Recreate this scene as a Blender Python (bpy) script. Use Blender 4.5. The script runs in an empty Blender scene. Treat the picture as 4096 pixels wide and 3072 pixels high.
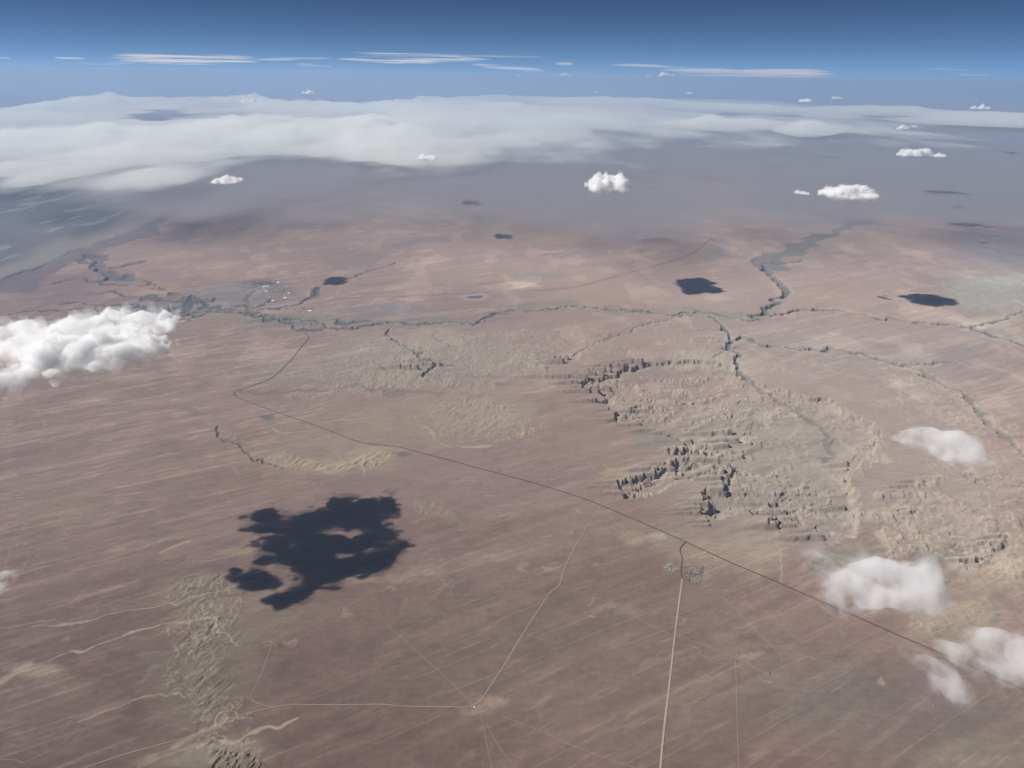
import bpy, math, random
import numpy as np
from mathutils import Matrix, Vector

# ------------------------------------------------------------------ camera, light, sky, exposure
# One Blender unit is one kilometre.
H = 11.0                      # flight height over the plain
FPX = 2850.0                  # focal length in pixels of a 4096 wide picture
HOR = 312.0                   # row of the horizon
ROLL = 0.012
PITCH = math.atan((1536 - HOR) / FPX)
SUN_EL = math.radians(45.4)
SUN_X, SUN_Y = 0.985, 0.0    # horizontal run of a shadow per unit of height

sc = bpy.context.scene
col = sc.collection
cr, sr = math.cos(ROLL), math.sin(ROLL)
cp, sp = math.cos(PITCH), math.sin(PITCH)
def unroll(x, y):
    return cr * x + sr * y, -sr * x + cr * y
def basis(x, y, f):           # camera-space pixel offset -> world direction
    x, y = unroll(x, y)
    return Vector((x, f * cp - y * sp, -f * sp - y * cp))
cam_data = bpy.data.cameras.new('camera')
cam = bpy.data.objects.new('camera', cam_data)
col.objects.link(cam)
right = basis(1, 0, 0); up = basis(0, -1, 0); fwd = basis(0, 0, 1)
cam.matrix_world = Matrix(((right.x, up.x, -fwd.x, 0), (right.y, up.y, -fwd.y, 0),
                           (right.z, up.z, -fwd.z, H), (0, 0, 0, 1)))
cam_data.sensor_width = 36.0
cam_data.lens = 36.0 * FPX / 4096
cam_data.clip_start = 0.01
cam_data.clip_end = 20000.0
sc.camera = cam

world = bpy.data.worlds.new('World')
sc.world = world
world.use_nodes = True
wn = world.node_tree.nodes
wn.clear()
sky = wn.new('ShaderNodeTexSky')
sky.sky_type = 'NISHITA'
sky.sun_disc = False
sky.sun_elevation = SUN_EL
sky.sun_rotation = math.radians(-90.0)
sky.altitude = 16000.0
sky.air_density = 1.0
sky.dust_density = 0.3
sky.ozone_density = 5.0
bg = wn.new('ShaderNodeBackground')
bg.inputs['Strength'].default_value = SKY_STRENGTH = 0.055
wo = wn.new('ShaderNodeOutputWorld')
world.node_tree.links.new(sky.outputs[0], bg.inputs[0])
# the bright rim of air just above the horizon
wl = world.node_tree.links
tcw = wn.new('ShaderNodeTexCoord'); sep = wn.new('ShaderNodeSeparateXYZ')
wl.new(tcw.outputs['Generated'], sep.inputs[0])
mxw = wn.new('ShaderNodeMath'); mxw.operation = 'ABSOLUTE'; wl.new(sep.outputs['Z'], mxw.inputs[0])
dv = wn.new('ShaderNodeMath'); dv.operation = 'DIVIDE'; wl.new(mxw.outputs[0], dv.inputs[0]); dv.inputs[1].default_value = -0.036
ex = wn.new('ShaderNodeMath'); ex.operation = 'EXPONENT'; wl.new(dv.outputs[0], ex.inputs[0])
glow = wn.new('ShaderNodeBackground'); glow.inputs['Color'].default_value = (0.13, 0.25, 0.27, 1)
wl.new(ex.outputs[0], glow.inputs['Strength'])
addw = wn.new('ShaderNodeAddShader')
wl.new(bg.outputs[0], addw.inputs[0]); wl.new(glow.outputs[0], addw.inputs[1])
wl.new(addw.outputs[0], wo.inputs[0])

sun_data = bpy.data.lights.new('sun', 'SUN')
sun_data.energy = 5.0
sun_data.angle = math.radians(0.53)
sun_data.color = (1.0, 0.965, 0.91)
sun = bpy.data.objects.new('sun', sun_data)
col.objects.link(sun)
d = Vector((SUN_X, SUN_Y, -1.0)).normalized()
sun.rotation_euler = d.to_track_quat('-Z', 'Y').to_euler()

sc.view_settings.view_transform = 'Standard'
sc.view_settings.look = 'None'
sc.view_settings.exposure = 0.3
sc.view_settings.gamma = 1.0
sc.view_settings.use_curve_mapping = False
sc.render.engine = 'CYCLES'
cy = sc.cycles
cy.max_bounces = 16
cy.volume_bounces = 12
cy.transparent_max_bounces = 64
cy.diffuse_bounces = 3
cy.use_denoising = True
cy.sample_clamp_indirect = 8.0

HAZE_DENSITY = 0.0054
HAZE_COLOR = (0.38, 0.56, 0.85)

# ------------------------------------------------------------------ picture rows and columns to places
def ray(px, py):
    x, y = np.asarray(px, float) - 2048, np.asarray(py, float) - 1536
    x, y = cr * x + sr * y, -sr * x + cr * y
    return x, FPX * cp - y * sp, -FPX * sp - y * cp
def at(px, py, z=0.0):        # the place at height z seen at a pixel of the 4096 x 3072 photograph
    dx, dy, dz = ray(px, py)
    t = (z - H) / dz
    return dx * t, dy * t
def pix(X, Y, Z=0.0):         # the reverse
    v = Z - H
    f = Y * cp - v * sp
    f = np.maximum(f, 1e-3)
    x = X / f * FPX
    y = -(Y * sp + v * cp) / f * FPX
    return cr * x - sr * y + 2048, sr * x + cr * y + 1536

# ------------------------------------------------------------------ noise in numpy
_rs = np.random.RandomState(7)
_T = _rs.rand(1 << 16).astype(np.float32) * 2 - 1
_P = _rs.permutation(1 << 16).astype(np.int64)
def _h2(i, j, s):
    return _T[(_P[(i + s * 131) & 65535] + j) & 65535]
def _h3(i, j, k, s):
    return _T[(_P[(_P[(i + s * 131) & 65535] + j) & 65535] + k) & 65535]
def n2(x, y, s=0):
    i, j = np.floor(x), np.floor(y)
    u, v = x - i, y - j
    i, j = i.astype(np.int64), j.astype(np.int64)
    u, v = u * u * u * (u * (u * 6 - 15) + 10), v * v * v * (v * (v * 6 - 15) + 10)
    a, b, c, e = _h2(i, j, s), _h2(i + 1, j, s), _h2(i, j + 1, s), _h2(i + 1, j + 1, s)
    return a + (b - a) * u + (c - a) * v + (a - b - c + e) * u * v
def n3(x, y, z, s=0):
    i, j, k = np.floor(x), np.floor(y), np.floor(z)
    u, v, w = x - i, y - j, z - k
    i, j, k = i.astype(np.int64), j.astype(np.int64), k.astype(np.int64)
    u, v, w = [t * t * (3 - 2 * t) for t in (u, v, w)]
    r = 0
    for di in (0, 1):
        for dj in (0, 1):
            for dk in (0, 1):
                r = r + _h3(i + di, j + dj, k + dk, s) * (u if di else 1 - u) * (v if dj else 1 - v) * (w if dk else 1 - w)
    return r
def fbm(x, y, octaves=5, s=0, gain=0.5):
    r, a, f, t = 0, 1.0, 1.0, 0.0
    for o in range(octaves):
        r = r + a * n2(x * f + 17.3 * o, y * f - 9.1 * o, s + o)
        t += a; a *= gain; f *= 2.03
    return r / t * 1.6
def fbm3(x, y, z, octaves=4, s=0, gain=0.5, billow=False):
    r, a, f, t = 0, 1.0, 1.0, 0.0
    for o in range(octaves):
        n = n3(x * f + 17.3 * o, y * f - 9.1 * o, z * f + 3.7 * o, s + o)
        if billow: n = np.abs(n) * 2 - 0.6
        r = r + a * n
        t += a; a *= gain; f *= 2.03
    return r / t * 1.6
def ridged(x, y, octaves=5, s=0, gain=0.5):
    r, a, f, t = 0, 1.0, 1.0, 0.0
    for o in range(octaves):
        r = r + a * (1 - 2.2 * np.abs(n2(x * f + 5.7 * o, y * f + 2.9 * o, s + o)))
        t += a; a *= gain; f *= 2.03
    return r / t
def ss(a, b, x):
    t = np.clip((x - a) / (b - a), 0, 1)
    return t * t * (3 - 2 * t)

# ------------------------------------------------------------------ objects
def tag(o, label=None, cat=None, group=None, kind=None):
    if label: o['label'] = label
    if cat: o['category'] = cat
    if group: o['group'] = group
    if kind: o['kind'] = kind
    return o
def link(name, me, mat=None, parent=None, loc=None):
    o = bpy.data.objects.new(name, me)
    col.objects.link(o)
    if mat is not None: me.materials.append(mat)
    if parent is not None: o.parent = parent
    if loc is not None: o.location = loc
    return o
def quick_mesh(name, V, F, smooth=True):
    V = np.ascontiguousarray(V, dtype=np.float32); F = np.ascontiguousarray(F, dtype=np.int32)
    me = bpy.data.meshes.new(name)
    k = F.shape[1]
    me.vertices.add(len(V)); me.vertices.foreach_set('co', V.ravel())
    me.loops.add(F.size); me.loops.foreach_set('vertex_index', F.ravel())
    me.polygons.add(len(F))
    me.polygons.foreach_set('loop_start', np.arange(0, F.size, k, dtype=np.int32))
    if smooth: me.polygons.foreach_set('use_smooth', np.ones(len(F), dtype=bool))
    me.update(calc_edges=True)
    return me
def nodes(name):
    m = bpy.data.materials.new(name)
    m.use_nodes = True
    nt = m.node_tree
    nt.nodes.clear()
    out = nt.nodes.new('ShaderNodeOutputMaterial')
    return m, nt, out
def add(nt, t, **kw):
    n = nt.nodes.new(t)
    for k, v in kw.items():
        if k.startswith('_'): setattr(n, k[1:], v)
        else: n.inputs[k.replace('_', ' ')].default_value = v
    return n
# ------------------------------------------------------------------ cloud shapes
def surface_net(f, org, step):
    """closed quad surface of f > 0 sampled on a grid"""
    f = np.pad(f, 1, constant_values=-1.0)
    org = np.asarray(org) - step
    s = f > 0
    nx, ny, nz = f.shape
    cs = np.zeros((nx - 1, ny - 1, nz - 1), np.uint8)
    for a in (0, 1):
        for b in (0, 1):
            for c in (0, 1):
                cs += s[a:nx - 1 + a, b:ny - 1 + b, c:nz - 1 + c]
    cells = np.argwhere((cs > 0) & (cs < 8))
    idx = -np.ones(cs.shape, np.int64)
    idx[tuple(cells.T)] = np.arange(len(cells))
    acc = np.zeros((len(cells), 3)); cnt = np.zeros(len(cells))
    cor = [(a, b, c) for a in (0, 1) for b in (0, 1) for c in (0, 1)]
    fv = {k: f[cells[:, 0] + k[0], cells[:, 1] + k[1], cells[:, 2] + k[2]] for k in cor}
    for k in cor:
        for ax in range(3):
            if k[ax] == 0:
                k2 = list(k); k2[ax] = 1; k2 = tuple(k2)
                a, b = fv[k], fv[k2]
                m = (a > 0) != (b > 0)
                t = np.where(m, a / np.where(a == b, 1, a - b), 0)
                p = np.array(k, float)[None].repeat(len(cells), 0)
                p[:, ax] = t
                acc[m] += p[m]; cnt[m] += 1
    V = (cells + acc / cnt[:, None]) * step + org
    Q = []
    for ax in range(3):
        sl0 = [slice(None)] * 3; sl1 = [slice(None)] * 3
        sl0[ax] = slice(0, -1); sl1[ax] = slice(1, None)
        m = s[tuple(sl0)] != s[tuple(sl1)]
        e = np.argwhere(m)
        o1, o2 = [(1, 2), (2, 0), (0, 1)][ax]
        e = e[(e[:, o1] > 0) & (e[:, o2] > 0)]
        inside = s[tuple(e.T)]
        q = []
        for d1, d2 in ((1, 1), (0, 1), (0, 0), (1, 0)):
            c = e.copy(); c[:, o1] -= d1; c[:, o2] -= d2
            q.append(idx[tuple(c.T)])
        q = np.array(q).T
        q[~inside] = q[~inside][:, ::-1]
        Q.append(q)
    return V, np.concatenate(Q)

def seg_dist(x, y, P, closed=False):
    P = np.asarray(P, float)
    n = len(P)
    best = np.full(np.shape(x), 1e9, np.float64)
    for k in range(n if closed else n - 1):
        ax, ay = P[k]; bx, by = P[(k + 1) % n]
        dx, dy = bx - ax, by - ay
        t = np.clip(((x - ax) * dx + (y - ay) * dy) / (dx * dx + dy * dy + 1e-12), 0, 1)
        best = np.minimum(best, (x - ax - t * dx) ** 2 + (y - ay - t * dy) ** 2)
    return np.sqrt(best)
def poly_sd(x, y, P):         # positive inside
    P = np.asarray(P, float)
    ins = np.zeros(np.shape(x), bool)
    n = len(P)
    for k in range(n):
        ax, ay = P[k]; bx, by = P[(k + 1) % n]
        c = (ay > y) != (by > y)
        if ay != by:
            ins ^= c & (x < (bx - ax) * (y - ay) / (by - ay) + ax)
    return np.where(ins, 1, -1) * seg_dist(x, y, P, True)

def cloud_mat(name, density, surf, color=(1, 1, 1), aniso=0.0, wisp=None):
    m, nt, out = nodes(name)
    v = add(nt, 'ShaderNodeVolumePrincipled', Density=density, Anisotropy=aniso)
    v.inputs['Color'].default_value = (*color, 1)
    nt.links.new(v.outputs[0], out.inputs['Volume'])
    t = add(nt, 'ShaderNodeBsdfTransparent')
    df = add(nt, 'ShaderNodeBsdfDiffuse')
    df.inputs['Color'].default_value = (0.95, 0.95, 0.95, 1)
    tr = add(nt, 'ShaderNodeBsdfTranslucent')
    tr.inputs['Color'].default_value = (0.95, 0.95, 0.95, 1)
    mx = add(nt, 'ShaderNodeMixShader', Fac=0.35)
    nt.links.new(df.outputs[0], mx.inputs[1]); nt.links.new(tr.outputs[0], mx.inputs[2])
    if wisp:                   # (noise scale, step rate): ragged vapour inside the layer
        tw = add(nt, 'ShaderNodeTexCoord')
        nw_ = add(nt, 'ShaderNodeTexNoise', Scale=wisp[0], Detail=5.0, Roughness=0.62, Distortion=0.35)
        nt.links.new(tw.outputs['Object'], nw_.inputs['Vector'])
        mw_ = add(nt, 'ShaderNodeMapRange')
        mw_.inputs['From Min'].default_value = 0.40; mw_.inputs['From Max'].default_value = 0.66
        mw_.inputs['To Min'].default_value = density * 0.02; mw_.inputs['To Max'].default_value = density * 2.6
        nt.links.new(nw_.outputs[0], mw_.inputs['Value']); nt.links.new(mw_.outputs[0], v.inputs['Density'])
        m.cycles.volume_step_rate = wisp[1]
    # wisps thin out unevenly over the surface of the cloud
    tc = add(nt, 'ShaderNodeTexCoord')
    nz = add(nt, 'ShaderNodeTexNoise', Scale=3.0, Detail=4.0, Roughness=0.6)
    nt.links.new(tc.outputs['Object'], nz.inputs['Vector'])
    mr = add(nt, 'ShaderNodeMapRange')
    mr.inputs['From Min'].default_value = 0.3; mr.inputs['From Max'].default_value = 0.7
    mr.inputs['To Min'].default_value = surf * 0.6; mr.inputs['To Max'].default_value = surf * 1.3
    nt.links.new(nz.outputs[0], mr.inputs['Value'])
    m2 = add(nt, 'ShaderNodeMixShader')
    nt.links.new(mr.outputs[0], m2.inputs[0])
    nt.links.new(t.outputs[0], m2.inputs[1]); nt.links.new(mx.outputs[0], m2.inputs[2])
    nt.links.new(m2.outputs[0], out.inputs['Surface'])
    return m

def cumulus(plan, box, hmax, wide, step, seed, amp=0.25, scale=0.6, base=0.3, frag=0.0, octaves=4, gain=0.55):
    """plan(x, y): distance inside the outline in km; box: x0, x1, y0, y1 around it"""
    x0, x1, y0, y1 = box
    xs = np.arange(x0, x1, step); ys = np.arange(y0, y1, step); zs = np.arange(-hmax * 0.6, hmax * 1.5, step)
    X2, Y2 = np.meshgrid(xs, ys, indexing='ij')
    P = plan(X2, Y2) + 0.5 * amp * fbm(X2 / scale, Y2 / scale, 4, seed + 40)
    t = np.sqrt(np.clip(P / wide, 0, 1))
    tower = 0.62 + 0.5 * fbm(X2 / (scale * 2.2), Y2 / (scale * 2.2), 3, seed + 60)
    top = hmax * t * np.clip(tower, 0.2, 1.3)
    bot = base * hmax * t
    X, Y, Z = np.meshgrid(xs, ys, zs, indexing='ij')
    f = np.minimum(top[..., None] - Z, Z + bot[..., None])
    f = np.minimum(f, P[..., None])
    f = f + amp * fbm3(X / scale, Y / scale, Z / scale, octaves, seed, gain, True) - frag
    return surface_net(f, (xs[0], ys[0], zs[0]), step)

def cloud_at(name, px, py, z, make, mat, label, cat='cloud', group=None, wisps=None):
    cx, cy_ = at(px, py, z)
    V, F = make(float(cx), float(cy_), 0)
    o = link(name, quick_mesh(name, V, F), mat)
    o.location = (cx, cy_, z)
    if wisps is not None:      # a ragged, much thinner fringe round the dense cloud
        V, F = make(float(cx), float(cy_), 1)
        link('wisps', quick_mesh('wisps', V, F), wisps, o)
    return tag(o, label, cat, group)
def circles(cs):              # plan outline as a union of circles (x, y, r)
    def plan(X, Y):
        r = None
        for x, y, q in cs:
            e = q - np.hypot(X - x, Y - y)
            r = e if r is None else np.logaddexp(r * 6 / q, e * 6 / q) * q / 6
        return r
    return plan
# ------------------------------------------------------------------ the desert floor
def ground_grid():
    az = np.radians(np.concatenate([np.arange(-178, -60, 4.0), np.arange(-60, -47.5, 0.5),
                                    np.linspace(-47.5, 47.5, 1760), np.arange(48, 60, 0.5), np.arange(60, 179, 4.0)]))
    dep = np.radians(np.linspace(55, 1.3, 1120))
    r = np.concatenate([[0.5, 2, 4, 6], H / np.tan(dep), np.geomspace(520, 3500, 14)])
    return az, r
AZ, RR = ground_grid()
GA, GR = np.meshgrid(AZ, RR, indexing='ij')
GX, GY = (GR * np.sin(GA)).ravel(), (GR * np.cos(GA)).ravel()
GU, GV = pix(GX, GY, 0.0)
front = (GY > 4) & (GR.ravel() < 510) & (np.abs(GA.ravel()) < 1.0)
GU = np.where(front, GU, -9999.0); GV = np.where(front, GV, -9999.0)
GZ = np.zeros(GX.shape)

ST = math.radians(29.3)       # the wind has combed the whole plain in one direction
SA = GX * math.cos(ST) + GY * math.sin(ST)
SB = -GX * math.sin(ST) + GY * math.cos(ST)

def wpts(pts):
    return np.array([at(a, b, 0) for a, b in pts])
def cull(P, r):
    return np.flatnonzero((GX > P[:, 0].min() - r) & (GX < P[:, 0].max() + r) & (GY > P[:, 1].min() - r) & (GY < P[:, 1].max() + r))
def kmpp(px, py):             # kilometres across and along one photograph pixel on the ground
    x, y = at(px, py, 0)
    return math.sqrt(x * x + y * y + H * H) / FPX, (math.sqrt(x * x + y * y + H * H)) ** 2 / (FPX * H)

# base colour, broad patches first
C = np.empty((len(GX), 3)); C[:] = (0.290, 0.208, 0.173)
def tint(w, c):
    global C
    w = np.clip(w, 0, 1)[:, None]
    C = C * (1 - w) + np.array(c) * w
big = fbm(GX / 9, GY / 9, 4, 3)
C *= (1 + 0.07 * big)[:, None]
mid = fbm(SA / 2.6, SB / 0.9, 4, 9)
C *= (1 + 0.06 * mid)[:, None]
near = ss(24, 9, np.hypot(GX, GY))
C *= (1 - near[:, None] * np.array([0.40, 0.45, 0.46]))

# soft patches: centre, half sizes in the photograph, colour, strength
PATCH = [
 (760,1238,300,26,(.17,.165,.165),.5),(1130,1285,160,22,(.17,.17,.165),.55),(720,1180,200,40,(.19,.165,.165),.4),(1700,1290,420,22,(.23,.205,.185),.4),
 (1700,1460,700,110,(.305,.252,.210),.55),(3300,1150,900,200,(.285,.232,.200),.4),(3900,2100,350,250,(.285,.24,.20),.5),
 (1650,1700,430,120,(.325,.258,.190),.5),(1200,1800,300,80,(.325,.25,.19),.45),(1500,1835,110,45,(.40,.34,.23),.6),(1330,1870,80,30,(.38,.32,.22),.5),
 (2020,1650,160,60,(.34,.28,.20),.6),(2950,2190,230,100,(.33,.255,.18),.6),(2700,2180,160,60,(.31,.245,.18),.45),
 (2990,1455,75,50,(.43,.37,.26),.6),(2850,1430,160,28,(.38,.335,.27),.5),(3820,2480,230,115,(.275,.235,.175),.5),(4000,2300,110,90,(.33,.275,.19),.4),
 (3390,2250,160,75,(.165,.160,.125),.7),(3800,2215,170,50,(.175,.165,.135),.65),(2650,1760,110,45,(.19,.185,.15),.7),(2740,1850,60,15,(.20,.19,.15),.5),
 (3060,1900,430,270,(.295,.255,.215),.75),(3500,1700,600,330,(.285,.240,.210),.6),(3300,1420,700,120,(.29,.245,.215),.5),(1900,1930,600,150,(.262,.187,.166),.6),(1100,2100,500,160,(.262,.190,.170),.4),(3780,2060,330,230,(.285,.232,.185),.45),
 (480,1505,160,16,(.36,.275,.20),.6),(430,1600,260,16,(.37,.28,.20),.45),(260,2050,120,40,(.33,.26,.185),.5),(120,2680,130,26,(.40,.33,.23),.6),
 (250,2740,120,50,(.32,.26,.18),.5),(960,2215,70,22,(.36,.275,.19),.6),(1960,2805,70,26,(.36,.26,.20),.6),(1900,2840,60,20,(.32,.26,.18),.5),
 (1560,2320,100,20,(.35,.26,.195),.5),(1450,2310,80,30,(.33,.25,.19),.5),(1710,2290,90,26,(.35,.26,.20),.5),(2450,1900,60,50,(.33,.26,.18),.6),
 (2530,2150,60,26,(.33,.26,.18),.6),(3100,2710,50,35,(.33,.26,.18),.5),(2990,2620,50,18,(.33,.26,.18),.45),(2500,2440,60,30,(.32,.255,.185),.5),
 (700,1000,700,110,(.37,.25,.20),.5),(1900,1010,520,120,(.38,.275,.22),.5),(2500,1130,700,90,(.36,.26,.21),.35),(3400,1150,300,90,(.36,.255,.21),.45),
 (550,1150,240,40,(.42,.275,.20),.6),(950,1090,220,40,(.40,.27,.20),.5),(200,1150,300,90,(.235,.165,.165),.5),
 (2080,1138,62,13,(.47,.37,.28),.7),(1950,1430,300,60,(.28,.245,.20),.4),(1600,1400,300,60,(.29,.25,.21),.35),
 (1540,1240,160,28,(.19,.19,.19),.6),(2150,1103,110,14,(.22,.20,.19),.6),(2880,1010,40,18,(.19,.19,.18),.7),(2090,1180,110,9,(.22,.20,.19),.5),
 (3980,1150,200,90,(.27,.27,.235),.6),(4050,1000,260,90,(.20,.205,.215),.55),(3950,1290,120,28,(.42,.38,.30),.55),(3990,1340,130,30,(.22,.21,.19),.6),
 (3700,1230,120,24,(.36,.25,.20),.5),(3950,1450,200,80,(.215,.175,.165),.5),(3700,1400,250,60,(.22,.185,.17),.45),
 (1072,1667,27,12,(.12,.125,.115),.85),(1600,1812,40,12,(.17,.155,.13),.7),(1085,1690,12,22,(.24,.21,.17),.5),
 (1000,1180,230,55,(.225,.20,.19),.6),(1060,1135,90,16,(.13,.15,.145),.6),(640,1270,330,26,(.26,.24,.20),.45),(2800,2290,45,42,(.27,.22,.19),.6),(2680,2268,26,17,(.36,.33,.30),.6),
 (2400,2700,900,300,(.205,.160,.128),.35),(3600,2850,600,240,(.150,.125,.108),.6),(3900,3000,260,80,(.20,.175,.12),.45),(1900,2250,400,130,(.245,.18,.155),.4),
 (900,2420,330,150,(.26,.215,.155),.5),(820,2750,260,330,(.235,.200,.150),.45),(850,3030,280,60,(.30,.26,.18),.5),(200,2900,280,160,(.225,.17,.145),.4),
 (3000,2545,50,14,(.12,.09,.085),.5),(2935,2520,60,10,(.13,.10,.09),.5),(3080,2600,30,12,(.12,.09,.085),.5),(2850,2430,80,12,(.14,.105,.095),.4),(2760,2460,50,14,(.14,.105,.095),.4),(1560,2705,16,6,(.15,.12,.10),.5),(1870,1505,130,9,(.17,.135,.125),.5),(2000,1535,70,7,(.17,.135,.125),.4),(3920,2860,160,60,(.135,.12,.105),.4),(3300,2760,300,120,(.15,.125,.105),.4),(760,1640,60,10,(.20,.165,.15),.5),(800,1700,50,9,(.20,.165,.15),.4),(3000,1800,40,12,(.16,.14,.125),.5),(3310,1815,30,12,(.14,.13,.115),.6),(3190,1625,20,14,(.15,.14,.12),.6),
 (2627,2142,40,14,(.36,.34,.27),.7),(2900,1690,300,120,(.30,.26,.22),.6),(2560,1480,60,16,(.24,.215,.18),.4),(3300,1700,60,60,(.23,.20,.175),.4),
]
for px, py, rx, ry, c, s in PATCH:
    ix = np.flatnonzero((np.abs(GU - px) < rx * 2) & (np.abs(GV - py) < ry * 2))
    if not len(ix): continue
    d = np.hypot((GU[ix] - px) / rx, (GV[ix] - py) / ry)
    k = kmpp(px, py)[0] * rx
    d += 0.35 * fbm(SA[ix] / (k * 1.1), SB[ix] / (k * 0.35), 4, int(px + py) % 97)
    w = np.zeros(len(GX)); w[ix] = ss(1.35, 0.45, d) * s
    tint(w, c)

# combed sand: pale and dark streaks along the wind
st1 = ridged(SA / 2.4 + 0.3 * fbm(SA / 3, SB / 3, 2, 5), SB / 0.22, 3, 21)
st2 = fbm(SA / 1.3, SB / 0.13, 4, 27)
dist = np.hypot(GX, GY)
reg = ss(-0.35, 0.25, fbm(GX / 6, GY / 6, 3, 33)) 
left = ss(-3, -9, GX) * ss(55, 35, dist)
amt = (0.25 + 0.75 * np.maximum(reg, left)) * ss(90, 30, dist)
pale = ss(0.42, 0.80, st1) * amt
C *= (1 + (0.17 + .12 * left) * pale - 0.05 * amt)[:, None]
C *= (1 + .13 * left * ss(.35, .8, ridged(SA / 3.2, SB / .11, 3, 23)))[:, None]
C *= (1 + 0.07 * st2 * amt)[:, None]
broad = ss(0.1, 0.65, fbm(SA / 4.5, SB / 0.45, 4, 51))
C *= (1 + 0.13 * broad * amt)[:, None]
GZ += 0.006 * pale * ss(45, 20, dist)
spk = fbm(GX / 0.35, GY / 0.35, 4, 61)
C *= (1 + 0.035 * spk * ss(60, 20, dist))[:, None]
C *= (1 + .10 * ss(20, 32, dist) * ss(90, 60, dist))[:, None]
farv = fbm(GX / 5, GY / 9, 5, 71)
C *= (1 + 0.17 * farv * ss(28, 60, dist))[:, None]
blotch = ss(0.25, 0.6, fbm(GX / 1.4, GY / 2.2, 5, 81)) * ss(20, 34, dist)
C *= (1 + 0.18 * blotch)[:, None]
dots = ss(0.45, 0.7, fbm(GX / 0.5, GY / 0.5, 3, 85)) * ss(40, 12, dist)
C *= (1 - 0.08 * dots)[:, None]

def terraces(x, y, sx, sy, levels, seed, lo=.70):
    """stepped benches: cliffs follow the contours of a branching surface; returns height and cliff mask"""
    wx = x + .22 * fbm(x / .7, y / .7, 4, seed + 1); wy = y + .30 * fbm(x / .6, y / .8, 4, seed + 2)
    e = .55 + .40 * fbm(wx / sx, wy / sy, 5, seed, .55) + .10 * ridged(wx / .35, wy / .45, 4, seed + 3)
    t = e * levels
    f = t - np.floor(t)
    c = ss(lo, .97, f)
    return (np.floor(t) + c + .12 * f) / levels, ss(lo - .12, lo + .05, f) * ss(1.0, .95, f)

# the canyon lands
BASIN = [(2604,1446),(2500,1470),(2445,1480),(2467,1495),(2400,1508),(2333,1518),(2308,1534),(2333,1553),(2391,1560),(2391,1569),(2424,1590),(2424,1603),(2387,1607),(2434,1621),(2445,1647),(2463,1695),(2500,1699),(2568,1701),(2600,1722),(2650,1740),(2700,1760),(2740,1790),(2671,1809),(2740,1830),(2707,1842),(2664,1858),(2690,1872),(2646,1881),(2581,1900),(2520,1915),(2472,1932),(2475,1960),(2500,1990),(2590,1997),(2640,1970),(2700,1935),(2762,1918),(2870,1900),(2906,1882),(2930,1870),(2900,1895),(2888,1918),(2898,1950),(2895,1972),(2845,1957),(2812,1976),(2814,2012),(2805,2041),(2825,2070),(2848,2100),(2920,2060),(3000,2045),(3080,2105),(3110,2110),(3160,2095),(3260,2125),(3300,2155),(3370,2165),(3440,2130),(3440,2050),(3430,1990),(3400,1900),(3450,1880),(3480,1855),(3560,1856),(3503,1812),(3521,1739),(3485,1700),(3409,1663),(3359,1638),(3348,1606),(3312,1588),(3225,1592),(3181,1570),(3055,1535),(2980,1500),(2940,1462),(2800,1430),(2700,1440)]
PW = wpts(BASIN)
ix = cull(PW, 1.0)
x, y = GX[ix], GY[ix]
sd = poly_sd(x, y, PW)
wr = ridged(x / 0.55, y / 0.55, 4, 101)
sdw = sd + 0.16 * wr - 0.05 + 0.07 * fbm(x / 0.15, y / 0.15, 2, 105)
drop = ss(0.0, 0.11, sdw)
GZ[ix] -= 0.15 * drop + 0.07 * ss(0.1, 1.2, sdw)
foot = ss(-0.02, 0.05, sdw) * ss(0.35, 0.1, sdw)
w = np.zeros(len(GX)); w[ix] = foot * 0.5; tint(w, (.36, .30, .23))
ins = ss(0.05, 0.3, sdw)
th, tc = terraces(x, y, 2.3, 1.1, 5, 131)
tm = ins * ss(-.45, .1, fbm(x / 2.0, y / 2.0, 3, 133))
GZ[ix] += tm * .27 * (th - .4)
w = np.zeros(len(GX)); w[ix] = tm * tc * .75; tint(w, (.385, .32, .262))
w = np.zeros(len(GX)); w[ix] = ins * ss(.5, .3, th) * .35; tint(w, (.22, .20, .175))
gul = ridged(x / 0.6 + 3, y / 0.5, 5, 111)
GZ[ix] += ins * 0.026 * ridged(x / .15, y / .26, 3, 119) * ss(-.2, .4, fbm(x / 1.3, y / 1.3, 3, 120))
GZ[ix] += ins * 0.035 * gul * ss(-.1, .4, fbm(x / 2.2, y / 2.2, 3, 115))
w = np.zeros(len(GX)); w[ix] = ins * ss(0.1, 0.55, fbm(SA[ix] / 1.4, SB[ix] / 0.5, 4, 117)) * 0.35; tint(w, (.37, .31, .245))

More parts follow.
